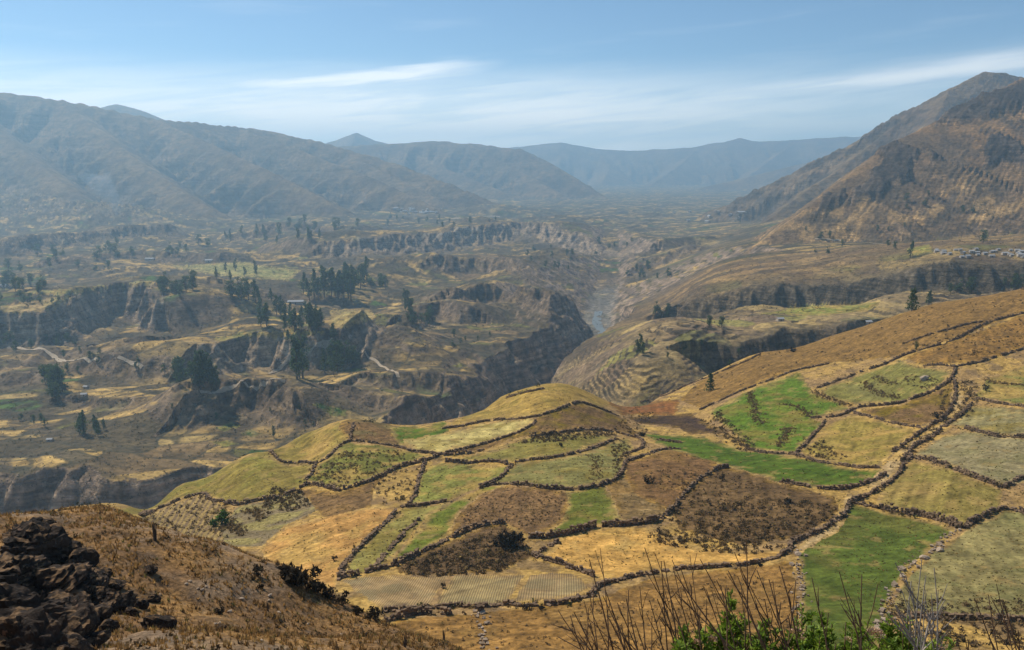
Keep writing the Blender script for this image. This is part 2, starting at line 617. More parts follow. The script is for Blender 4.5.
# mountains: crest lines (pixel, pixel, distance), slope towards us, slope away, gully depth, gully length, label
RIDGES = [
    ([(-420, 95, 3100), (-150, 88, 3300), (0, 92, 3400), (60, 99, 3450), (130, 114, 3550), (190, 122, 3700), (250, 128, 3900), (310, 139, 3900),
      (350, 150, 3800), (400, 165, 3650), (440, 180, 3500), (480, 196, 3400), (505, 208, 3300)], 0.50, 0.5, 105, 300, 'long brown mountainside with diagonal gullies closing the valley on the left'),
    ([(70, 118, 5200), (100, 107, 5200), (118, 103, 5200), (140, 109, 5200), (170, 121, 5200), (220, 128, 5200)], 0.5, 0.5, 50, 500, 'small blue peak showing behind the left mountainside'),
    ([(300, 150, 7000), (335, 140, 7000), (357, 132, 7000), (375, 140, 7000), (400, 146, 7000), (440, 150, 7000)], 0.5, 0.5, 40, 600, 'small pointed blue summit behind the middle range'),
    ([(250, 150, 5200), (330, 146, 5200), (385, 144, 5200), (430, 140, 5200), (480, 144, 5150), (520, 149, 5050), (548, 161, 4900), (572, 176, 4750), (595, 190, 4600), (615, 203, 4450)], 0.42, 0.5, 90, 330, 'hazy flat topped range sloping down to the right in mid valley'),
    ([(400, 150, 8600), (510, 147, 8600), (560, 142, 8600), (600, 149, 8600), (640, 150, 8600), (690, 147, 8600), (725, 141, 8600), (740, 137, 8600), (760, 141, 8600), (800, 139, 8600), (840, 136, 8600), (870, 136, 8600), (920, 140, 8600), (1100, 138, 8600), (1400, 130, 8600)], 0.32, 0.5, 150, 800, 'far pale blue mountain range closing the head of the valley'),
    ([(680, 192, 6200), (710, 185, 6200), (740, 178, 6200), (780, 168, 6200), (830, 157, 6200), (880, 148, 6200), (960, 140, 6200), (1300, 120, 6200)], 0.40, 0.5, 55, 500, 'hazy lower ridge running in from the right before the far range'),
    ([(650, 300, 1400), (690, 283, 1620), (730, 248, 1900), (770, 218, 2050), (810, 188, 2150), (840, 168, 2200), (870, 145, 2250), (900, 122, 2300), (925, 105, 2310), (950, 88, 2320), (985, 71, 2350), (1005, 72, 2360), (1024, 78, 2400), (1150, 82, 2500), (1400, 80, 2600)], 0.62, 0.6, 60, 190, 'steep grey brown peak rising behind the right hand mountainside'),
    ([(680, 300, 1080), (700, 288, 1110), (720, 272, 1140), (760, 242, 1190), (800, 214, 1230), (830, 189, 1260), (870, 160, 1300), (900, 139, 1330), (940, 119, 1360), (985, 96, 1390), (1024, 77, 1410), (1150, 40, 1450), (1400, 10, 1450)], 0.31, 0.62, 13, 110, 'near tan mountainside with dark rock outcrops on the right'),
]
SPURS = [  # side ridges running down the mountain faces: crest line, which mountain they belong to
    ([(-60, 90, 3350), (0, 132, 3000), (50, 172, 2700), (95, 209, 2450)], 0),
    ([(62, 99, 3450), (105, 135, 3130), (150, 170, 2850), (205, 206, 2560)], 0),
    ([(150, 117, 3600), (205, 141, 3330), (265, 169, 3040), (335, 204, 2780)], 0),
    ([(235, 127, 3850), (300, 150, 3580), (370, 177, 3280), (435, 207, 3020)], 0),
    ([(110, 125, 3500), (128, 150, 3250), (160, 185, 2950)], 0),
    ([(330, 145, 3880), (385, 172, 3560), (440, 200, 3270)], 0),
    ([(395, 143, 5200), (440, 166, 4850), (500, 190, 4450), (540, 203, 4250)], 3),
    ([(470, 143, 5150), (520, 170, 4800), (565, 196, 4400)], 3),
    ([(700, 146, 8600), (680, 165, 7900), (650, 185, 7200)], 4),
    ([(600, 149, 8600), (610, 168, 7900), (600, 186, 7200)], 4),
    ([(800, 139, 8600), (770, 160, 7900), (740, 182, 7200)], 4),
    ([(950, 88, 2320), (935, 120, 2150), (890, 160, 1980), (830, 200, 1850)], 6),
]
for c_, own in SPURS:
    RIDGES.append((c_, 0.52, 0.52, RIDGES[own][3] * 0.45, RIDGES[own][4] * 0.6, own))
RW = []
for r in RIDGES:
    RW.append(np.array([pt(*c) for c in r[0]]))

# dark rock outcrops on the near right mountainside (pixel outlines of what stands proud)
OUTCROPS = [
    [(878, 152), (900, 146), (914, 152), (915, 166), (905, 178), (888, 190), (868, 201), (842, 208), (858, 192), (872, 180), (880, 166)],
    [(928, 158), (936, 153), (943, 155), (941, 163), (931, 166)],
    [(982, 148), (992, 137), (1010, 140), (1024, 150), (1040, 160), (1024, 168), (1006, 161), (988, 158)],
    [(936, 124), (962, 106), (990, 97), (1024, 82), (1060, 70), (1060, 105), (1024, 104), (1000, 112), (978, 122), (950, 126)],
    [(806, 222), (822, 204), (846, 188), (842, 202), (824, 218)],
]

# scarps on the valley floor: top edge in pixels, height, run of the face, length of the backslope
SCARPS = [
    ([(-60, 322), (0, 319), (40, 316), (72, 301), (108, 291), (148, 291), (163, 302)], 34, 26, 200),
    ([(200, 352), (215, 346), (255, 340), (300, 339), (335, 335), (352, 326)], 24, 34, 150),
    ([(192, 398), (215, 388), (250, 384), (282, 384), (298, 394)], 20, 26, 60),
    ([(0, 246), (40, 240), (80, 236), (120, 231), (170, 229)], 30, 50, 250),
    ([(330, 246), (400, 240), (470, 232), (520, 226), (560, 230), (610, 236), (650, 240)], 34, 60, 350),
    ([(440, 262), (480, 258), (520, 262), (545, 272)], 24, 40, 160),
    ([(455, 292), (500, 286), (540, 292), (562, 303)], 22, 30, 120),
    ([(400, 316), (425, 306), (440, 302), (470, 306)], 16, 28, 90),
    ([(0, 362), (50, 350), (100, 356), (140, 352)], 9, 26, 90),
    ([(20, 372), (80, 366), (130, 370), (190, 376)], 8, 22, 80),
    ([(590, 262), (640, 254), (690, 250)], 18, 50, 200),
    ([(560, 282), (600, 276), (640, 280)], 14, 36, 140),
    ([(90, 396), (150, 402), (180, 408)], 6, 14, 60),
    ([(350, 392), (400, 398), (430, 404)], 8, 18, 60),
    ([(370, 372), (420, 366), (470, 368)], 12, 26, 70),
    ([(230, 300), (290, 296), (340, 300)], 7, 20, 70),
    ([(60, 262), (130, 256), (220, 258)], 14, 40, 140),
    ([(240, 232), (300, 228), (350, 230)], 20, 60, 220),
]
KNOLLS = [  # pixel of the summit, height, radius, flatness
    (393, 322, 26, 62), (300 + 8, 262 - 20, 20, 95), (384, 256, 34, 90), (440, 392, 26, 42), (352, 322, 12, 50), (505, 268, 20, 60), (560, 250, 18, 100),
    (60, 205, 70, 260), (10, 190, 110, 300), (140, 215, 40, 180), (500, 205, 30, 200), (35, 470, 7, 45), (560, 215, 26, 160), (475, 222, 24, 140),
]
RIVER = [(330, 3600, -205), (300, 2800, -205), (265, 2200, -206), (215, 1700, -208), (170, 1400, -211), (130, 1180, -215), (118, 1100, -217), (122, 1000, -221), (98, 905, -225), (48, 810, -229), (8, 720, -233), (-8, 620, -236),
         (-30, 510, -238), (-90, 425, -238), (-200, 385, -238), (-380, 360, -238), (-600, 350, -238)]
SHELF_SCARPS = [  # right of the gorge (pixel top edges with distance)
    ([(722, 338, 550), (735, 332, 556), (750, 327, 570), (790, 326, 580), (830, 324, 585), (855, 318, 590)], 27, 26, 90),
    ([(690, 296, 815), (740, 287, 800), (780, 283, 785), (830, 279, 770), (870, 274, 755), (905, 266, 735), (960, 262, 715), (1024, 258, 700), (1150, 252, 690), (1350, 245, 690)], 20, 24, 70),
]


def terrain(a, t, want_mask=True):
    """height and masks for grid coordinates a = x/y, t = ln y"""
    y = np.exp(t); x = a * y
    z = base_z(a, t)
    m = {}
    rel = y / crest_y(a)
    near = 1 - sstep(1.1, 1.4, rel)
    # small relief of the field hill
    z = z + near * (fbm(x / 26, y / 26, 4, 3) * 0.9 + fbm(x / 4.0, y / 4.0, 3, 5) * 0.16)
    shelf_side = sstep(5, 55, x - (20 + (y - 700) * 0.22))          # right of the gorge
    shelf_side = np.where(y < 600, sstep(-30, 40, x - 10), shelf_side)
    farw = sstep(1.2, 1.6, rel)
    valley = farw * (1 - shelf_side) * (1 - sstep(math.log(3000), math.log(3800), t))
    # ---- rolling ground of the valley, stepped into terraces
    wx = x + 30 * vnoise(x / 170, y / 170, 40); wy = y + 30 * vnoise(x / 170, y / 170, 41)
    roll = fbm(wx / 240, wy / 240, 5, 11) * 17 + (ridged(wx / 300, wy / 300, 4, 17) - 0.55) * 16
    pa_, pb_, pe_ = cells(wx / 85, wy / 85, 24)
    st = 2.2 + 2.4 * pb_
    q = roll / st + pa_ + 0.3 * vnoise(x / 60, y / 60, 21)
    fr = q - np.floor(q)
    stepped = (np.floor(q) - pa_ + sstep(0.62, 1.0, fr)) * st
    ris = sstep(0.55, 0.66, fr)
    tm = sstep(-0.25, 0.1, vnoise(x / 210, y / 210, 33))
    roll = roll + (stepped - roll) * tm * 0.95
    calm = 1 - 0.6 * (1 - sstep(560, 760, y)) * (x < -60)
    z = z + valley * roll * calm
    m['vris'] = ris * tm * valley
    scar = np.zeros(z.shape); pale = np.zeros(z.shape)
    jit = fbm(x / 45, y / 45, 4, 51) * 22
    gul = ridged(x / 26, y / 60, 3, 57)
    for line, h, w, L in SCARPS:
        P = [on_plane(px, py, -180 + h * 0.8) for px, py in line]
        xs = [p[0] for p in P]; ys = [p[1] for p in P]
        mk = (x > min(xs) - L - 80) & (x < max(xs) + L + 80) & (y > min(ys) - L - 80) & (y < max(ys) + L + 80)
        if not mk.any():
            continue
        d, s, _, ov, _ = line_dist(x[mk], y[mk], P)
        sd = d * s + jit[mk] * 0.6
        f = np.clip((sd + gul[mk] * w * 0.6 - w * 0.35 + w) / w, 0, 1) ** 1.4 * (1 - sstep(0, L, sd)) * (1 - sstep(0, 60, ov))
        z[mk] += h * f
        face = np.exp(-((sd + w * 0.5) / (w * 0.7)) ** 2) * (1 - sstep(0, 60, ov))
        scar[mk] = np.maximum(scar[mk], face)
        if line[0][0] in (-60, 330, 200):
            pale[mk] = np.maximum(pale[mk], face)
    for px, py, h, R in KNOLLS:
        cx, cy = on_plane(px, py, -180 + h * 0.9)
        r = np.hypot(x - cx, (y - cy)) / R
        mk = r < 1.6
        z[mk] += h * np.maximum(0, 1 - r[mk] ** 1.3 / 1.6) ** 1.5 * (0.75 + 0.3 * ridged(x[mk] / 30, y[mk] / 30, 3, 61))
    # ---- gorge cut by the river
    d, s, fz, _, _ = line_dist(x, y, RIVER)
    dn = d + np.where(s > 0, 0.5, 1.0) * (16 * fbm(x / 40, y / 40, 4, 71) + 13 * (0.5 - ridged(x / 55, y / 55, 3, 75)))
    wall = fz + np.maximum(0, dn - 14) * np.where(y < 1050, np.where(s < 0, 1.35, 2.3), 0.45) + np.maximum(0, y - 1250) * 0.05 + 1.5 * vnoise(x / 12, y / 12, 7)
    gm = rel > 1.3
    cut = gm & (wall < z)
    m['gorge'] = np.where(gm, sstep(-6, 6, z - wall), 0)
    z = np.where(cut, wall, z)
    m['river_d'] = d
    # ---- shelf scarps on the right
    for line, h, w, L in SHELF_SCARPS:
        P = [pt(*c) for c in line]
        d, s, _, ov, _ = line_dist(x, y, [p[:2] for p in P])
        sd = d * s + jit * 0.25
        e = (1 - sstep(0, 60, ov))
        lo = sstep(-w * 3.4, -w, sd + gul * w * 0.5 - w * 0.25) * (1 - sstep(-w, 0, sd + gul * w * 0.5 - w * 0.25)) * e
        z = z - h * lo
        scar = np.maximum(scar, np.exp(-((sd + w * 0.55) / (w * 0.75)) ** 2) * e)
    m['scar'] = scar; m['pale'] = pale
    # ---- stepped terraces of the slope right of the gorge
    sh = shelf_side * farw * (1 - sstep(900, 1050, y))
    z = z + sh * fbm(x / 80, y / 80, 3, 85) * 3.0
    ca_, cb_, ce_ = cells((x + 8 * vnoise(x / 30, y / 30, 82)) / 30, (y + 8 * vnoise(x / 30, y / 30, 83)) / 38, 84)
    zz = z + 1.8 * vnoise(x / 30, y / 30, 81) + 0.9 * vnoise(x / 9, y / 9, 88) + 5.0 * ca_
    sp_ = 2.0 + 1.2 * cb_
    q = zz / sp_; fr = q - np.floor(q)
    tmix = ((1 - sstep(650, 730, y)) + 0.35 * sstep(650, 730, y)) * np.where(ca_ > 0.72, 0.25, 1.0)
    m['cellh'] = ca_
    z = z + sh * (1 - scar) * ((np.floor(q) + sstep(0.6, 1.0, fr)) * sp_ - zz) * 0.97 * tmix
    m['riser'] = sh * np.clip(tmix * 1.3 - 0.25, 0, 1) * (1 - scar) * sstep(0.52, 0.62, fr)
    z = z + sh * 2.4 * ca_ * 0.0
    m['shelf'] = sh
    m['valley'] = valley
    # ---- mountains
    rid = np.full(z.shape, -1)
    rk = np.zeros(z.shape)
    zb = z.copy()
    for k, (cr, s1, s2, gd, gl, lab) in enumerate(RIDGES):
        P = RW[k]
        reach = (P[:, 2].max() + 200) / s1 + 150
        mk = (y > P[:, 1].min() - reach) & (y < P[:, 1].max() + reach)
        mk &= (x > P[:, 0].min() - reach) & (x < P[:, 0].max() + reach)
        if not mk.any():
            continue
        X = x[mk]; Y = y[mk]
        wob = gl * 0.22
        Xw = X + wob * vnoise(X / gl / 1.3, Y / gl / 1.3, 90 + k); Yw = Y + wob * vnoise(X / gl / 1.3, Y / gl / 1.3, 120 + k)
        d, s, cz, ov, along = line_dist(Xw, Yw, P)
        d0, s0, cz0, _, _ = line_dist(X, Y, P)
        front = s < 0
        slope = np.where(s0 < 0, s1 if k != 7 else 0.30 + np.maximum(0, cz0 - 40) * 0.00125, s2)
        # gullies run straight down the face: noise mainly along the crest line
        g1 = np.abs(vnoise(along / (gl * 0.55), d / (gl * 2.6), 140 + k)) * 1.5
        g2 = np.abs(vnoise(along / (gl * 0.24), d / (gl * 1.1), 150 + k)) * 1.2
        g3 = fbm(X / (gl * 0.35), Y / (gl * 0.35), 4, 160 + k)
        amp = sstep(0, gl * 1.2, d0)
        zr = cz0 - d0 * slope * (0.8 + 0.2 * sstep(0, gl, d0)) - amp * gd * (0.75 - g1 * 1.1) - amp * gd * 0.32 * (0.6 - g2) + g3 * gd * 0.22 * (0.25 + amp)
        zr = zr + 0.10 * gd * (0.3 + amp) * fbm(X / (gl * 0.11), Y / (gl * 0.11), 4, 170 + k)
        zr = zr - amp * gd * 0.16 * (1 - np.abs(vnoise(along / (gl * 0.11), d / (gl * 0.6), 180 + k)) * 2.5)
        zr = zr + (1 - amp) * gd * 0.10 * fbm(X / (gl * 0.3), Y / (gl * 0.3), 4, 190 + k)
        tgt = z[mk]
        up = zr > tgt
        tgt = np.where(up, zr, tgt)
        z[mk] = tgt
        rr = rid[mk]; rr[up] = lab if isinstance(lab, int) else k; rid[mk] = rr
    m['ridge'] = rid
    # outcrops stand proud of the near right mountainside
    px, py = to_px(x, y, z)
    oc = np.zeros(z.shape)
    for poly in OUTCROPS:
        c = np.array(poly, float)
        mk = (px > c[:, 0].min() - 40) & (px < c[:, 0].max() + 40) & (py > c[:, 1].min() - 40) & (py < c[:, 1].max() + 40) & (y > 900) & (y < 1600) & (rid == 7)
        if not mk.any():
            continue
        W3 = np.array([outcrop_ground(p[0], p[1]) for p in poly])
        ins = in_poly(x[mk], y[mk], W3)
        d, _, _, _, _ = line_dist(x[mk], y[mk], np.vstack([W3, W3[:1]]))
        sd = np.where(ins, d, -d) + 16 * fbm(x[mk] / 26, y[mk] / 26, 4, 200)
        oc[mk] = np.maximum(oc[mk], sstep(-3, 4, sd))
    if oc.any():
        z = z + oc * (6.0 + 9.0 * (ridged(x / 40, y / 40, 5, 210) - 0.35))
    m['rock'] = oc
    return x, y, z, m


def outcrop_ground(px, py):
    """where the pixel's ray meets the smooth near right mountainside"""
    a, q = float(aq(px, py)[0]), float(aq(px, py)[1])
    P = RW[7]
    best = None
    for Y in np.linspace(860, 1420, 141):
        xx = np.array([a * Y]); yy = np.array([Y])
        d, s, cz, _, _ = line_dist(xx, yy, P)
        zz = max(float(cz[0] - d[0] * 0.31), -110)
        if zz >= q * Y:
            return (a * Y, Y)
        best = (a * Y, Y)
    return best


def make_grid(y0, y1, rows, cols, amax=0.70, side=36, aside=1.15):
    tt_ = np.linspace(math.log(y0), math.log(y1), 2000)
    w_ = 1.0 + 1.0 * sstep(math.log(380), math.log(460), tt_) * (1 - sstep(math.log(800), math.log(1000), tt_))
    cw = np.cumsum(w_); cw = (cw - cw[0]) / (cw[-1] - cw[0])
    t = np.interp(np.linspace(0, 1, rows), cw, tt_)
    a = np.r_[np.linspace(-aside, -amax, side, endpoint=False), np.linspace(-amax, amax, cols), np.linspace(amax, aside, side + 1)[1:]]
    A, T = np.meshgrid(a, t)
    x, y, z, m = terrain(A, T)
    return dict(a=a, t=t, x=x, y=y, z=z, m=m)


G1 = make_grid(62, 520, 470, 1000)
G2 = make_grid(195, 2450, 540, 860)
G3 = make_grid(2380, 9800, 210, 640)
for k in range(4):                           # tuck the far rim under the next sheet
    G2['z'][-1 - k] -= (4 - k) * 2.5
G1['own'] = G1['y'] < crest_y(G1['a'])[None, :] * 1.16      # the hill with its brow, then the valley behind it
G2['own'] = G2['y'] > crest_y(G2['a'])[None, :] * 1.12
G3['own'] = np.ones(G3['x'].shape, bool)
G1['z'] = np.where(G1['own'], G1['z'], G1['z'] - 4)


def column_hit(g, a, q):
    j = int(np.clip(np.searchsorted(g['a'], a), 1, len(g['a']) - 1))
    w = (a - g['a'][j - 1]) / (g['a'][j] - g['a'][j - 1])
    zc = g['z'][:, j - 1] * (1 - w) + g['z'][:, j] * w
    yc = np.exp(g['t'])
    Q = np.where(g['own'][:, j], zc / yc, -9)
    i = int(np.argmax(Q >= q))
    if Q[i] < q:
        return None
    if i == 0:
        return (a * yc[0], yc[0], zc[0])
    s = (q - Q[i - 1]) / (Q[i] - Q[i - 1])
    Y = yc[i - 1] + s * (yc[i] - yc[i - 1])
    return (a * Y, Y, zc[i - 1] + s * (zc[i] - zc[i - 1]))


def hit(px, py):
    a, q = aq(px, py)
    for g in (G1, G2, G3):
        h = column_hit(g, float(a), float(q))
        if h is not None:
            return np.array(h)
    return None


def ground_z(x, y):
    """terrain height at world x, y (arrays)"""
    x = np.atleast_1d(np.asarray(x, float)); y = np.atleast_1d(np.asarray(y, float))
    out = np.zeros(x.shape)
    for g, lo, hi in ((G1, 0, 1.14), (G2, 1.14, 2420), (G3, 2420, 1e9)):
        if g is G1:
            mk = y < crest_y(x / y) * hi
        elif g is G2:
            mk = (y >= crest_y(x / y) * lo) & (y < hi)
        else:
            mk = y >= lo
        if not mk.any():
            continue
        a = x[mk] / y[mk]; t = np.log(y[mk])
        ft = np.clip(np.interp(t, g['t'], np.arange(len(g['t']))), 0, len(g['t']) - 1.001)
        j = np.clip(np.searchsorted(g['a'], a), 1, len(g['a']) - 1)
        w = np.clip((a - g['a'][j - 1]) / (g['a'][j] - g['a'][j - 1]), 0, 1)
        i = ft.astype(int); v = ft - i
        Z = g['z']
        out[mk] = (Z[i, j - 1] * (1 - w) + Z[i, j] * w) * (1 - v) + (Z[i + 1, j - 1] * (1 - w) + Z[i + 1, j] * w) * v
    return out


# ------------------------------------------------------------------ ground cover colours
OLIVE = (0.225, 0.172, 0.050); PGREEN = (0.20, 0.178, 0.066); GREEN = (0.085, 0.135, 0.020); DGREEN = (0.060, 0.100, 0.024)
STRAW = (0.46, 0.30, 0.105); GOLD = (0.50, 0.295, 0.10); ORANGE = (0.46, 0.26, 0.095); PALE = (0.46, 0.37, 0.15)
BROWN = (0.235, 0.155, 0.088); DBROWN = (0.125, 0.085, 0.052); TAN = (0.33, 0.215, 0.105); GREY = (0.26, 0.215, 0.115); PLOUGH = (0.075, 0.052, 0.042); RED = (0.27, 0.135, 0.07)
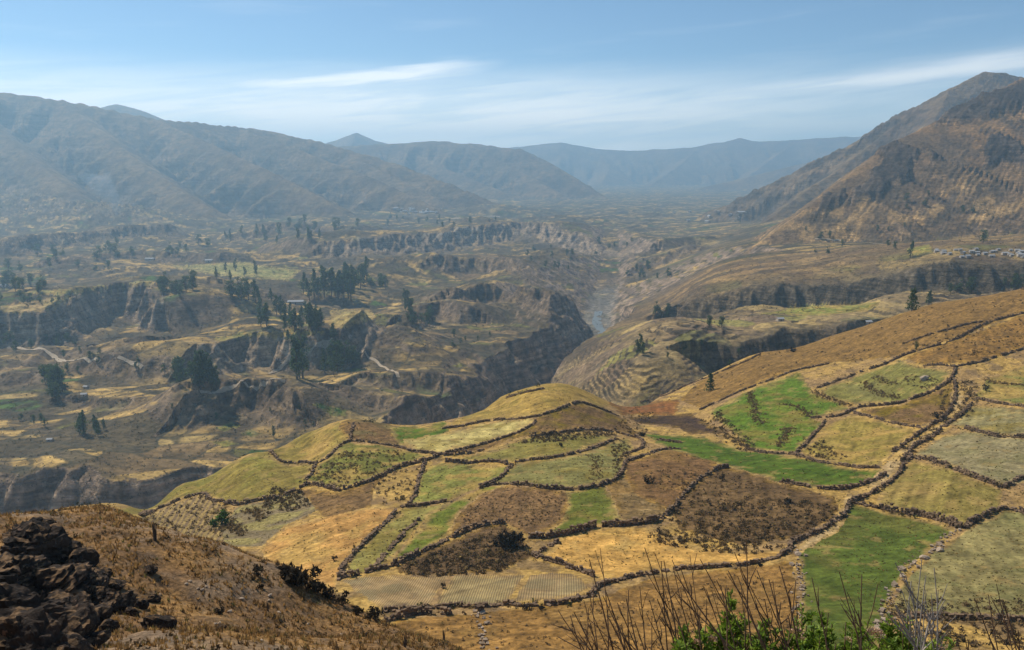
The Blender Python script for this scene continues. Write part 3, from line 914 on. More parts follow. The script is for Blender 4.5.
# polygon in the photograph, main colour, second colour, material key, label
FIELDS = [
    ([(110, 514), (180, 484), (240, 458), (270, 447), (276, 459), (284, 463), (310, 464), (316, 464), (306, 480), (310, 483), (294, 491), (280, 498), (254, 501), (240, 505), (222, 502), (208, 496), (201, 492), (179, 500), (141, 516)], OLIVE, (0.22, 0.20, 0.05), 'f', 'olive pasture running down the left shoulder of the hill'),
    ([(268, 452), (300, 433), (340, 421), (350, 441), (336, 450), (316, 464), (284, 463), (276, 459)], OLIVE, STRAW, 'f', 'yellow olive field on the crest left of the brown patch'),
    ([(338, 425), (352, 418), (385, 419), (395, 430), (398, 445), (366, 442), (350, 441)], BROWN, GREY, 'p', 'brown fallow patch on the crest of the hill'),
    ([(388, 426), (430, 427), (445, 417), (448, 432), (440, 436), (415, 446), (398, 445)], GREEN, OLIVE, 'f', 'bright green strip behind the pale straw field'),
    ([(400, 440), (440, 434), (480, 425), (500, 421), (536, 419), (530, 427), (500, 438), (470, 447), (440, 453), (416, 450)], PALE, OLIVE, 'f', 'pale straw field below the yellow knoll'),
    ([(340, 446), (350, 442), (398, 448), (428, 455), (408, 464), (380, 476), (340, 489), (320, 485), (306, 480), (318, 465)], (0.16, 0.155, 0.04), STRAW, 'f', 'small green terraces with dark scrub rows'),
    ([(445, 428), (480, 400), (520, 386), (545, 379), (565, 378), (590, 388), (610, 403), (604, 409), (588, 403), (578, 401), (564, 406), (536, 416), (500, 419), (480, 421)], (0.35, 0.235, 0.075), OLIVE, 'f', 'golden grass knoll topping the field hill'),
    ([(536, 418), (578, 403), (604, 411), (625, 420), (640, 437), (616, 431), (584, 429), (530, 435), (510, 440), (484, 450), (440, 456), (500, 440), (530, 428)], BROWN, OLIVE, 'p', 'brown hump of scrub just under the knoll'),
    ([(484, 452), (530, 437), (584, 431), (616, 437), (580, 451), (534, 459), (506, 462), (446, 461)], (0.21, 0.18, 0.055), OLIVE, 'f', 'long olive field under the scrubby hump'),
    ([(426, 464), (446, 463), (511, 467), (500, 479), (484, 486), (455, 497), (450, 501), (404, 506), (416, 492), (420, 474)], (0.20, 0.195, 0.055), STRAW, 'f', 'light green field left of the long walled pasture'),
    ([(516, 463), (560, 458), (600, 447), (616, 440), (628, 438), (636, 450), (622, 456), (625, 464), (618, 478), (604, 484), (566, 489), (546, 487), (506, 483), (490, 484)], PGREEN, OLIVE, 'f', 'pale green walled pasture in the middle of the hill'),
    ([(392, 471), (425, 463), (416, 492), (404, 506), (396, 510), (372, 506), (376, 485)], (0.38, 0.25, 0.09), BROWN, 'f', 'straw strip between the brown plot and the light green field'),
    ([(298, 488), (340, 493), (390, 472), (376, 485), (372, 506), (350, 513), (326, 520), (312, 505)], BROWN, TAN, 'p', 'brown fallow plot under the left ridge wall'),
    ([(330, 516), (365, 508), (402, 508), (374, 532), (356, 550), (345, 565), (338, 578), (334, 588), (268, 568), (262, 548), (285, 526)], ORANGE, STRAW, 'f', 'large orange stubble field beyond the near slope'),
    ([(404, 508), (450, 503), (430, 515), (415, 530), (390, 560), (374, 571), (340, 577), (356, 552), (374, 534)], (0.26, 0.225, 0.075), OLIVE, 'f', 'pale olive strip slanting down to the dark wall'),
    ([(450, 503), (484, 487), (506, 485), (480, 495), (460, 510), (446, 535), (416, 554), (390, 563), (410, 540), (430, 515)], (0.13, 0.15, 0.03), STRAW, 'f', 'green strip slanting down beside the brown plot'),
    ([(506, 485), (546, 489), (566, 492), (568, 505), (563, 520), (550, 530), (525, 535), (510, 525), (486, 524), (450, 538), (460, 512), (480, 497)], (0.26, 0.17, 0.10), BROWN, 'p', 'pinkish brown fallow field with a rounded end'),
    ([(566, 491), (604, 486), (612, 500), (620, 520), (625, 524), (600, 524), (566, 533), (550, 534), (563, 520), (568, 505)], (0.125, 0.135, 0.03), OLIVE, 'f', 'small dark green field between two brown plots'),
    ([(607, 486), (622, 476), (640, 475), (668, 500), (664, 517), (636, 523), (622, 520), (614, 502)], (0.29, 0.21, 0.12), TAN, 'p', 'beige bare plot beside the small green field'),
    ([(626, 463), (668, 450), (680, 451), (728, 466), (715, 470), (684, 494), (671, 510), (640, 498), (625, 478)], (0.24, 0.15, 0.085), TAN, 'p', 'reddish brown slope left of the short dark wall'),
    ([(728, 467), (781, 483), (835, 497), (838, 510), (830, 520), (793, 538), (740, 545), (680, 530), (671, 511), (684, 494), (715, 470)], (0.20, 0.135, 0.078), DBROWN, 'p', 'brown scrub covered slope beside the long green strip'),
    ([(396, 567), (442, 545), (486, 526), (504, 524), (520, 535), (535, 555), (500, 570), (450, 575), (400, 573)], (0.17, 0.115, 0.07), DBROWN, 'p', 'dark scrubby bank above the striped stubble'),
    ([(545, 556), (566, 536), (620, 527), (645, 527), (690, 545), (740, 553), (790, 548), (776, 558), (732, 565), (680, 567), (604, 580), (580, 570), (548, 560)], GOLD, STRAW, 'f', 'golden straw field at the foot of the brown slope'),
    ([(342, 581), (362, 577), (449, 575), (427, 608), (385, 611)], (0.36, 0.25, 0.125), GREY, 'r', 'left striped stubble plot'),
    ([(454, 575), (524, 576), (505, 604), (433, 607)], (0.33, 0.25, 0.12), GREY, 'r', 'middle striped stubble plot'),
    ([(530, 576), (560, 573), (580, 578), (588, 588), (570, 598), (511, 603)], (0.36, 0.25, 0.125), GREY, 'r', 'right striped stubble plot with a rounded end'),
    ([(330, 650), (400, 620), (482, 613), (595, 600), (650, 578), (790, 562), (798, 600), (795, 680), (300, 680)], (0.33, 0.205, 0.10), TAN, 'p', 'rough tan grass field behind the bare stalks'),
    ([(800, 545), (851, 505), (871, 509), (907, 516), (937, 523), (958, 531), (940, 543), (905, 570), (890, 598), (880, 640), (870, 690), (800, 690), (802, 600)], (0.086, 0.112, 0.024), (0.135, 0.13, 0.036), 'f', 'large dark green field right of the path'),
    ([(964, 531), (1005, 510), (1080, 520), (1080, 618), (917, 615), (888, 612), (897, 590), (925, 560), (945, 545)], (0.235, 0.195, 0.085), (0.17, 0.16, 0.065), 'f', 'grey olive rough pasture in the right corner'),
    ([(875, 503), (884, 490), (905, 467), (912, 460), (948, 468), (1003, 490), (1000, 512), (976, 519), (962, 527), (937, 518), (888, 508)], (0.22, 0.172, 0.055), (0.32, 0.225, 0.085), 'f', 'olive field with a small bare ring'),
    ([(914, 455), (935, 440), (962, 430), (1080, 445), (1080, 476), (1004, 485), (964, 472), (928, 458)], GREY, (0.21, 0.185, 0.085), 'f', 'plain grey green field at the right edge'),
    ([(950, 424), (972, 405), (1080, 412), (1080, 438), (996, 435)], (0.25, 0.21, 0.10), OLIVE, 'f', 'narrow grey olive field above the plain grey one'),
    ([(975, 397), (985, 380), (1080, 345), (1080, 407), (1030, 405)], (0.17, 0.165, 0.05), STRAW, 'f', 'green and straw field at the upper right edge'),
    ([(825, 425), (822, 432), (800, 452), (838, 464), (880, 466), (893, 452), (915, 430), (880, 420), (855, 414)], (0.25, 0.19, 0.055), STRAW, 'f', 'straw rimmed olive field left of the walled path'),
    ([(858, 410), (900, 406), (940, 390), (952, 382), (950, 405), (935, 422), (910, 425), (880, 418)], BROWN, OLIVE, 'p', 'brown plot tucked under the curved wall'),
    ([(708, 412), (745, 392), (776, 380), (800, 372), (812, 392), (850, 408), (812, 418), (824, 424), (812, 434), (796, 452), (750, 449), (730, 430)], (0.105, 0.16, 0.024), OLIVE, 'f', 'bright green field on the slope behind the long strip'),
    ([(818, 390), (840, 382), (880, 367), (900, 360), (924, 368), (952, 370), (940, 387), (900, 403), (858, 405), (830, 398)], (0.20, 0.18, 0.055), PGREEN, 'f', 'pale green terrace above the curved wall'),
    ([(640, 433), (700, 436), (748, 451), (794, 456), (860, 470), (878, 470), (884, 477), (860, 485), (812, 487), (781, 482), (728, 466), (668, 449)], (0.078, 0.120, 0.018), (0.105, 0.135, 0.025), 'f', 'long deep green strip curving round the brown slope'),
    ([(626, 417), (690, 414), (702, 420), (724, 433), (690, 434), (675, 427), (640, 423)], PLOUGH, DBROWN, 'p', 'dark ploughed strip in the dip behind the knoll'),
    ([(636, 424), (672, 428), (690, 434), (650, 432)], STRAW, OLIVE, 'f', 'straw wedge between ploughed strip and green strip'),
    ([(608, 402), (680, 400), (675, 415), (622, 415)], RED, BROWN, 'p', 'reddish ploughed field in the saddle'),
    ([(680, 400), (700, 380), (760, 352), (830, 334), (880, 319), (930, 303), (1024, 286), (1100, 276), (1100, 300), (1024, 312), (962, 336), (900, 356), (830, 363), (776, 376), (700, 408)], (0.275, 0.178, 0.086), TAN, 'p', 'tan fallow slope rising to the right along the skyline of the hill'),
    ([(902, 357), (962, 338), (1024, 314), (1080, 300), (1080, 330), (1030, 347), (976, 362), (924, 365)], (0.32, 0.20, 0.093), (0.22, 0.145, 0.075), 'p', 'orange tan plot between two upper walls'),
    ([(846, 494), (864, 487), (893, 455), (944, 421), (954, 390), (966, 390), (962, 414), (914, 446), (904, 464), (882, 490), (853, 504), (840, 530), (796, 556), (800, 545), (838, 516)], (0.43, 0.31, 0.165), STRAW, 'f', 'pale walled footpath winding between the fields'),
    # valley floor
    ([(310, 402), (322, 404), (346, 410), (346, 416), (332, 416)], (0.055, 0.12, 0.03), GREEN, 'v', 'vivid green plot below the wooded bank in the valley'),
    ([(216, 428), (232, 422), (240, 426), (224, 432)], (0.07, 0.12, 0.03), GREEN, 'v', 'small green plot among the straw fields'),
    ([(238, 433), (250, 430), (264, 434), (250, 437)], (0.05, 0.085, 0.03), GREEN, 'v', 'dark green oval plot among the straw fields'),
    ([(210, 442), (226, 440), (240, 444), (222, 447)], (0.17, 0.18, 0.05), OLIVE, 'v', 'olive plot below the small green one'),
    ([(216, 341), (262, 336), (300, 337), (332, 332), (300, 330), (240, 333), (215, 338)], (0.22, 0.21, 0.07), STRAW, 'v', 'olive green plateau edge under the eucalyptus grove'),
    ([(330, 310), (370, 310), (378, 318), (350, 328), (330, 328)], (0.40, 0.29, 0.12), PALE, 'v', 'straw field right of the eucalyptus grove'),
    ([(0, 313), (40, 312), (74, 298), (60, 297), (0, 306)], (0.40, 0.28, 0.13), PALE, 'v', 'straw plateau above the pale bluff'),
    ([(60, 296), (120, 287), (160, 284), (150, 280), (90, 287), (20, 292)], (0.24, 0.24, 0.09), STRAW, 'v', 'green and straw fields behind the pale bluff'),
    ([(170, 266), (240, 262), (300, 270), (290, 280), (220, 276)], (0.25, 0.24, 0.09), PALE, 'v', 'green fields in mid valley'),
    ([(760, 314), (800, 306), (850, 304), (880, 302), (870, 310), (820, 316)], (0.24, 0.24, 0.06), STRAW, 'v', 'green plots on the shelf above the dark cliff'),
    ([(905, 248), (930, 244), (932, 252), (910, 256)], (0.24, 0.24, 0.06), STRAW, 'v', 'green plot below the ruined village'),
]

for g in (G1, G2, G3):
    P = np.dstack([g['x'], g['y'], g['z']])
    du = np.gradient(P, axis=1); dv = np.gradient(P, axis=0)
    n = np.cross(du, dv)
    n /= np.linalg.norm(n, axis=2, keepdims=True) + 1e-9
    n *= np.sign(n[..., 2:3] + 1e-9)
    g['n'] = n
    g['px'], g['py'] = to_px(g['x'], g['y'], g['z'])
    Q = np.where(g['own'], g['z'] / g['y'], -9)
    g['vis'] = Q >= np.maximum.accumulate(Q, axis=0) - 0.004
# sheets farther out are also hidden by nearer ones
q1 = np.where(G1['own'], G1['z'] / G1['y'], -9).max(axis=0)
for g in (G2, G3):
    lim = np.interp(g['a'], G1['a'], q1)
    g['vis'] &= (g['z'] / g['y']) >= lim[None, :] - 0.003


def lerp(c0, c1, k):
    k = np.asarray(k)[..., None]
    return np.asarray(c0) * (1 - k) + np.asarray(c1) * k


def pick(h, table):
    """piecewise constant choice: table of (upper bound, colour)"""
    out = np.zeros(h.shape + (3,)); lo = -1
    for up, c in table:
        mk = (h > lo) & (h <= up)
        out[mk] = c; lo = up
    return out


def colour_near(g):
    x, y = g['x'], g['y']
    n1 = fbm(x / 30, y / 30, 4, 301); n2 = fbm(x / 6, y / 6, 4, 305)
    c = lerp(STRAW, TAN, sstep(-0.25, 0.25, n1))
    c = lerp(c, (0.20, 0.135, 0.075), sstep(0.02, 0.3, n2) * 0.8)
    c = c * (1 + 0.5 * fbm(x / 2, y / 2, 3, 309))[..., None]
    # lower left hollow: grey terraces and striped erosion
    return c


def colour_far(g):
    x, y, z, m, nrm = g['x'], g['y'], g['z'], g['m'], g['n']
    slope = 1 - nrm[..., 2]
    # field patchwork of the valley
    wx = x + 26 * vnoise(x / 90, y / 90, 311); wy = y + 26 * vnoise(x / 90, y / 90, 312)
    ha, hb, e = cells(wx / 62, wy / 48, 320)
    ha2, hb2, e2 = cells(wx / 31 + 3.3, wy / 17, 330)
    plain = (1 - sstep(640, 780, y)) * (1 - sstep(-200, -100, x))
    straw_bias = 0.10 * vnoise(x / 260, y / 260, 340) - 0.16 * plain
    tab = [(0.21, (0.50, 0.335, 0.13)), (0.33, (0.25, 0.17, 0.085)), (0.53, (0.125, 0.095, 0.052)), (0.61, (0.19, 0.17, 0.055)), (0.645, (0.075, 0.12, 0.03)), (0.80, (0.38, 0.27, 0.115)), (2.0, (0.10, 0.078, 0.047))]
    c = pick(np.where(hb > 0.35, ha2, ha) + straw_bias, tab)
    c = c * (0.8 + 0.4 * np.where(hb > 0.35, hb2, hb))[..., None]
    edge = np.where(hb > 0.35, e2 * 18, e * 45)
    c = lerp(c, (0.075, 0.066, 0.04), (1 - sstep(1.0, 4.0, edge)) * 0.8)
    scrub = sstep(0.08, 0.36, fbm(x / 150, y / 150, 4, 350))
    c = lerp(c, lerp((0.135, 0.10, 0.058), (0.07, 0.06, 0.036), sstep(-0.1, 0.2, fbm(x / 18, y / 18, 3, 355))), scrub * (0.75 - 0.4 * plain))
    brush = sstep(0.06, 0.2, fbm(x / 26, y / 18, 4, 360))
    c = lerp(c, (0.06, 0.053, 0.034), brush * (0.75 - 0.3 * plain))
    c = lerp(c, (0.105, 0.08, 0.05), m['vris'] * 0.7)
    # bare faces
    face = np.maximum(sstep(0.05, 0.17, slope), m.get('scar', np.zeros(z.shape)) * 0.8)
    fc = lerp((0.23, 0.165, 0.11), (0.125, 0.09, 0.062), sstep(-0.2, 0.25, fbm(x / 22, y / 40, 4, 370)))
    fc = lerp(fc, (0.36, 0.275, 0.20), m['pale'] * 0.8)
    c = lerp(c, fc, face * 0.85)
    go = m.get('gorge')
    if go is not None:
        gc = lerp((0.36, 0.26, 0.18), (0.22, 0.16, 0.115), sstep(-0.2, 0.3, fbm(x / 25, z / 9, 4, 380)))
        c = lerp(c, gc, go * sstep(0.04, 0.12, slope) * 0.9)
        bank = (1 - sstep(14, 30, m['river_d'])) * sstep(850, 1000, y) * (1 - sstep(1250, 1450, y))
        c = lerp(c, (0.24, 0.22, 0.19), bank * 0.7)
    sh = m.get('shelf')
    if sh is not None:
        t1 = fbm(x / 45, y / 45, 4, 390)
        sc_ = lerp((0.38, 0.27, 0.115), (0.19, 0.13, 0.08), sstep(-0.15, 0.15, t1))
        ha4 = (m['cellh'] * 7.31) % 1.0
        sc_ = lerp(sc_, pick(ha4, [(0.25, (0.42, 0.30, 0.13)), (0.5, (0.17, 0.12, 0.075)), (0.62, (0.17, 0.175, 0.05)), (0.8, (0.27, 0.20, 0.10)), (2, (0.13, 0.095, 0.062))]), 0.65)
        sc_ = lerp(sc_, (0.08, 0.068, 0.045), sstep(0.08, 0.28, fbm(x / 14, y / 14, 4, 398)) * 0.55)
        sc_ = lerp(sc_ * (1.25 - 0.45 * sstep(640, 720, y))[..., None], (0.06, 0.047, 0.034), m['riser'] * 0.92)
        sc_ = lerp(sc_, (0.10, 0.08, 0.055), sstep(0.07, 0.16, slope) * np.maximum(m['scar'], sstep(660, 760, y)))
        sc_ = lerp(sc_, (0.12, 0.095, 0.065), m['scar'] * 0.8)
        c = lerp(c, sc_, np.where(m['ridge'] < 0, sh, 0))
    # mountains
    rid = m['ridge']
    k1 = fbm(x / 240, y / 240, 5, 401); k2 = fbm(x / 50, y / 50, 4, 405)
    mc = lerp((0.27, 0.18, 0.095), (0.18, 0.12, 0.07), sstep(-0.2, 0.25, k1))
    mc = lerp(mc, (0.10, 0.085, 0.055), sstep(0.05, 0.35, k2) * 0.6)
    mc = lerp(mc, (0.32, 0.22, 0.11), sstep(0.1, 0.35, fbm(x / 130, y / 130, 3, 409)) * 0.5)
    mc = lerp(mc, (0.11, 0.09, 0.07), sstep(0.16, 0.32, slope) * 0.7)
    c = np.where((rid >= 0)[..., None], mc * 0.78, c * np.where(m['shelf'] > 0.5, 1.0, 0.96)[..., None])
    # near right mountainside: tan grass with terraced lower half and dark rock
    r7 = (rid == 7)
    tn = lerp((0.275, 0.168, 0.078), (0.19, 0.118, 0.06), sstep(-0.25, 0.25, k1 + 0.3 * k2))
    ha3, hb3, e3 = cells(wx / 40, wy / 16, 420)
    low = 1 - sstep(-60, 30, z)
    tn = lerp(tn, pick(ha3, [(0.25, (0.38, 0.25, 0.115)), (0.6, (0.16, 0.11, 0.065)), (0.8, (0.22, 0.15, 0.08)), (2, (0.11, 0.085, 0.055))]), low * 0.75)
    tn = lerp(tn, (0.095, 0.07, 0.046), sstep(0.06, 0.26, fbm(x / 20, y / 20, 4, 425)) * 0.65)
    tn = lerp(tn, (0.12, 0.09, 0.06), sstep(0.0, 0.3, fbm(x / 90, y / 90, 4, 428)) * sstep(-80, 0, z) * 0.6)
    c = np.where(r7[..., None], tn, c)
    up_ = np.where((rid < 0) & (m['shelf'] > 0.3), sstep(760, 860, y), 0) * 0.75
    c = lerp(c, tn, up_)
    if 'rock' in m:
        c = lerp(c, lerp((0.05, 0.04, 0.032), (0.10, 0.075, 0.055), sstep(-0.2, 0.3, k2)), m['rock'] * 0.95)
    return c


def paint_fields(g, c):
    fid = np.full(g['x'].shape, -1)
    px, py = g['px'], g['py']
    jx = px + 1.5 * vnoise(g['x'] / 2.2, g['y'] / 3.0, 503) + 2.0 * vnoise(g['x'] / (g['y'] * 0.012), g['y'] / (g['y'].mean() * 0.03), 501)
    jy = py + 0.8 * vnoise(g['x'] / 2.2, g['y'] / 3.0, 504) + 1.2 * vnoise(g['x'] / (g['y'] * 0.012) + 40, g['y'] / (g['y'].mean() * 0.03), 502)
    for k, (poly, c1, c2, mt, lab) in enumerate(FIELDS):
        if (mt == 'v') != (g is not G1):
            continue
        ins = in_poly(jx, jy, poly) & g['vis']
        if not ins.any():
            continue
        xx, yy = g['x'][ins], g['y'][ins]
        s = 16.0 if mt != 'v' else 30.0
        n = fbm(xx / s + 7 * k, yy / s, 4, 510 + k)
        cc = lerp(c1, c2, sstep(0.0, 0.42, n) * 0.75)
        if mt == 'p':
            n2 = fbm(xx / 2.6, yy / 2.6, 3, 560 + k)
            cc = lerp(cc, np.array(c1) * 0.55, sstep(0.05, 0.4, n2) * 0.6)
        pe, _, _, _, _ = line_dist(px[ins] * 0.62, py[ins], np.vstack([np.array(poly, float), np.array(poly[:1], float)]) * (0.62, 1))
        rim = 1 - sstep(0.2, 3.4, pe + 4.5 * fbm(xx / 7, yy / 7, 3, 600 + k))
        cc = lerp(cc, lerp((0.43, 0.285, 0.11), (0.24, 0.16, 0.08), sstep(-0.1, 0.2, fbm(xx / 3, yy / 3, 2, 640))), rim * (0.75 if mt in 'fr' else 0.45))
        mo = fbm(xx / 3.2, yy / 3.2, 4, 660 + k)
        th = 0.6 + 2.4 * hash2(np.array([k]), np.array([3]), 9)[0]
        fu = vnoise((xx * math.cos(th) + yy * math.sin(th)) / 1.1, (yy * math.cos(th) - xx * math.sin(th)) / 26, 680 + k)
        cc = cc * (1 + 0.6 * mo + (0.34 if mt != 'v' else 0) * fu)[:, None]
        bl = sstep(0.12, 0.36, fbm(xx / 9, yy / 9, 4, 690 + k))
        cc = lerp(cc, np.array(c2) * 0.9, bl * 0.7)
        dr = sstep(0.2, 0.4, fbm(xx / 4.5, yy / 4.5, 4, 730 + k))
        cc = lerp(cc, (0.36, 0.245, 0.10) if mt == 'f' else (0.14, 0.095, 0.055), dr * 0.5)
        if mt == 'p':
            cc = richer(cc, 1.22, 0.80)
        c[ins] = cc
        fid[ins] = k
    return fid


def fields_lines(g, c):
    """striped erosion and grey terraces in the hollow left of the orange field"""
    px, py = g['px'], g['py']
    ins = in_poly(px, py, [(140, 518), (180, 502), (202, 494), (222, 505), (236, 520), (222, 545), (190, 540), (160, 530)]) & g['vis']
    u = px[ins] + (py[ins] - 500) * 0.75
    st = np.sin(u * 1.05 + 2.2 * vnoise(px[ins] / 10, py[ins] / 16, 5)) + 0.9 * vnoise(px[ins] / 9, py[ins] / 7, 9)
    c[ins] = lerp((0.37, 0.26, 0.11), (0.215, 0.148, 0.083), sstep(-0.5, 0.7, st))
    ins = in_poly(px, py, [(236, 508), (262, 502), (300, 492), (318, 510), (284, 526), (262, 546), (225, 548), (222, 530)]) & g['vis']
    n = fbm(g['x'][ins] / 10, g['y'][ins] / 6, 3, 77)
    cc = lerp((0.215, 0.165, 0.095), (0.30, 0.245, 0.10), sstep(-0.1, 0.2, n))
    c[ins] = cc


C1 = colour_near(G1)
fields_lines(G1, C1)
FID1 = paint_fields(G1, C1)
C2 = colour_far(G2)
FID2 = paint_fields(G2, C2)
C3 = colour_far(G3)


def sheet(name, g, c, face_mask, mat, idx_cache={}):
    R, K = g['x'].shape
    key = id(g)
    if key not in idx_cache:
        i = np.arange(R * K).reshape(R, K)
        idx_cache[key] = np.stack([i[:-1, :-1], i[:-1, 1:], i[1:, 1:], i[1:, :-1]], axis=-1).reshape(-1, 4)
    f = idx_cache[key][(face_mask & fmask(g['own'])).ravel()]
    if len(f) == 0:
        return None
    used, inv = np.unique(f, return_inverse=True)
    v = np.stack([g['x'].ravel()[used], g['y'].ravel()[used], g['z'].ravel()[used]], axis=1)
    me = mesh_np(name, v, inv.reshape(-1, 4), c.reshape(-1, 3)[used], True, [mat])
    me.normals_split_custom_set_from_vertices(g['n'].reshape(-1, 3)[used].tolist())
    return link(name, me)


def fmask(a):
    return a[:-1, :-1]


MAT = {'f': M_FIELD, 'p': M_PLOUGH, 'r': M_ROWS, 'v': M_VALLEY}
for g, c, fid in ((G1, C1, FID1), (G2, C2, FID2)):
    ff = fmask(fid)
    for k, F_ in enumerate(FIELDS):
        mk = ff == k
        if mk.sum() < 3:
            continue
        nm = 'path' if 'footpath' in F_[4] else 'field'
        o = sheet(nm, g, c, mk, MAT[F_[3]])
        tag(o, F_[4], kind='structure')
tag(sheet('hillside', G1, C1, fmask(FID1) < 0, M_HILL), 'dry grass margins of the field hill', kind='structure')
rid2 = fmask(G2['m']['ridge']); rid3 = fmask(G3['m']['ridge'])
shm = fmask(G2['m']['shelf']) > 0.5
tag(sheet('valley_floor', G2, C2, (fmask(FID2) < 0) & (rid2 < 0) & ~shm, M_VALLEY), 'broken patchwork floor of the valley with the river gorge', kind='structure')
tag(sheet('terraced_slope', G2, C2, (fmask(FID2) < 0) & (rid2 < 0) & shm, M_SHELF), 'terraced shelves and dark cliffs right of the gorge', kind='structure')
tag(sheet('valley_floor', G3, C3, rid3 < 0, M_MOUNT), 'hazy far part of the valley floor', kind='structure')
for k, r in enumerate(RIDGES[:8]):
    for g, c, rr, part in ((G2, C2, (rid2 == k) & (fmask(FID2) < 0), 0), (G3, C3, rid3 == k, 1)):
        if rr.sum() > 4:
            o = sheet('mountain', g, c, rr, M_SHELF if k == 7 else M_MOUNT)
            tag(o, r[5] + (', upper back' if part and k == 7 else ''), kind='structure')

# ------------------------------------------------------------------ river and roads (ribbons laid on the terrain)
def ribbon(name, pts, width, mat, lift, label, cross=5, flat=False):
    P = np.array(pts, float)
    seg = np.r_[0, np.cumsum(np.hypot(*np.diff(P[:, :2], axis=0).T))]
    n = max(8, int(seg[-1] / (width * 0.7)))
    s = np.linspace(0, seg[-1], n)
    x = np.interp(s, seg, P[:, 0]); y = np.interp(s, seg, P[:, 1])
    for _ in range(3):
        x[1:-1] = (x[:-2] + 2 * x[1:-1] + x[2:]) / 4; y[1:-1] = (y[:-2] + 2 * y[1:-1] + y[2:]) / 4
    tx = np.gradient(x); ty = np.gradient(y); l = np.hypot(tx, ty) + 1e-9
    nx, ny = -ty / l, tx / l
    w = width * (0.85 + 0.3 * np.array([hash2(np.array([i // 3]), np.array([5]), 3)[0] for i in range(n)]))
    o = np.linspace(-0.5, 0.5, cross)
    X = x[:, None] + nx[:, None] * o * w[:, None]; Y = y[:, None] + ny[:, None] * o * w[:, None]
    Z = ground_z(X.ravel(), Y.ravel()).reshape(X.shape)
    if flat:
        Z = np.repeat(np.minimum(Z.min(axis=1), 0)[:, None], cross, axis=1)
    Z = Z + lift
    idx = np.arange(n * cross).reshape(n, cross)
    f = np.stack([idx[:-1, :-1], idx[:-1, 1:], idx[1:, 1:], idx[1:, :-1]], -1).reshape(-1, 4)
    me = mesh_np(name, np.stack([X, Y, Z], -1).reshape(-1, 3), f, None, True, [mat])
    return tag(link(name, me), label, kind='structure')


ribbon('river', [r[:2] for r in RIVER[5:10]], 12, M_WATER, 0.7, 'pale river at the bottom of the gorge', flat=True)
ROADS = [
    ([(8, 347), (30, 350), (52, 355), (70, 361), (100, 362)], 3.0, 'pale dirt road crossing the far left of the valley floor'),
    ([(118, 357), (130, 362), (142, 368)], 2.8, 'short dirt track beside the wooded ravine'),
    ([(268, 374), (285, 362), (305, 355), (325, 345), (334, 341)], 3.0, 'straight dirt road slanting up to the plateau edge'),
    ([(360, 352), (375, 360), (388, 370), (398, 378)], 2.8, 'dirt track descending right of the dark knoll'),
    ([(200, 392), (230, 388), (262, 383), (285, 382)], 2.5, 'dirt track along the top of the eroded bank'),
    ([(416, 236), (450, 232), (480, 229)], 7.0, 'far pale track on the mesa edge'),
    ([(452, 219), (470, 217), (500, 217)], 9.0, 'far pale strip of road below the village'),
    ([(815, 239), (840, 240), (870, 243), (895, 244)], 2.2, 'dirt road traversing the foot of the right mountainside'),
]
for px_line, w, lab in ROADS:
    pts = [hit(*p) for p in px_line]
    pts = [p for p in pts if p is not None]
    if len(pts) > 1:
        ribbon('dirt_road', pts, w, M_DIRT, 0.5, lab)


# ------------------------------------------------------------------ near slope under the camera
NC = []


def nvis(rows):
    for px, py, Y in rows:
        NC.append(pt(px, py, Y))


ncrest = [(-160, 560, 40), (-60, 545, 43), (30, 528, 45), (110, 513, 47), (180, 541, 45), (250, 563, 43), (300, 578, 42), (350, 602, 40), (400, 627, 38), (450, 652, 36), (510, 690, 33), (570, 740, 29)]
nvis(ncrest)
for px, py, Y in ncrest:
    x_, y_, z_ = pt(px, py, Y)
    NC.append((x_ * 1.16, y_ * 1.16, z_ - 7.5)); NC.append((x_ * 1.5, y_ * 1.5, z_ - 27)); NC.append((x_ * 2.0, y_ * 2.0, z_ - 62))
nvis([(50, 600, 29), (150, 600, 31), (250, 612, 33), (350, 637, 34), (100, 650, 21.5), (250, 650, 23), (400, 662, 25), (-80, 600, 27), (-80, 650, 21), (330, 700, 19)])
for p in [(0, 0, -1.75), (-3, 0, -1.7), (3, 0, -1.8), (0, -6, -0.6), (8, -6, -0.8), (-8, -6, -0.3), (0, 2, -2.05), (2, 3.6, -2.95), (-2, 3.6, -2.95), (-5, 7, -5.0), (5, 7, -5.9), (0, 7, -5.4),
          (10, 7, -6.2), (-8, 16, -11.6), (8, 17, -14.5), (0, 17, -13.2), (16, 18, -15.5), (10, 32, -28), (25, 32, -30), (20, 60, -58), (40, 60, -62), (0, 60, -58), (-60, 18, -8.5), (-60, 40, -20), (40, 10, -8), (40, 30, -28),
          (20, 0, -2.2), (-25, 0, -1.2), (-25, 8, -5)]:
    NC.append(p)
NC = np.array(NC)
NW = tps_fit(NC[:, :2] / 20, NC[:, 2])


def near_z(x, y):
    x = np.asarray(x, float); y = np.asarray(y, float)
    z = tps_eval(NC[:, :2] / 20, NW, x / 20, y / 20)
    k = sstep(8, 22, y)
    return z + k * (fbm(x / 7, y / 7, 4, 601) * 0.75 + fbm(x / 1.6, y / 1.6, 3, 605) * 0.16) + (1 - k) * fbm(x / 2, y / 2, 3, 607) * 0.1


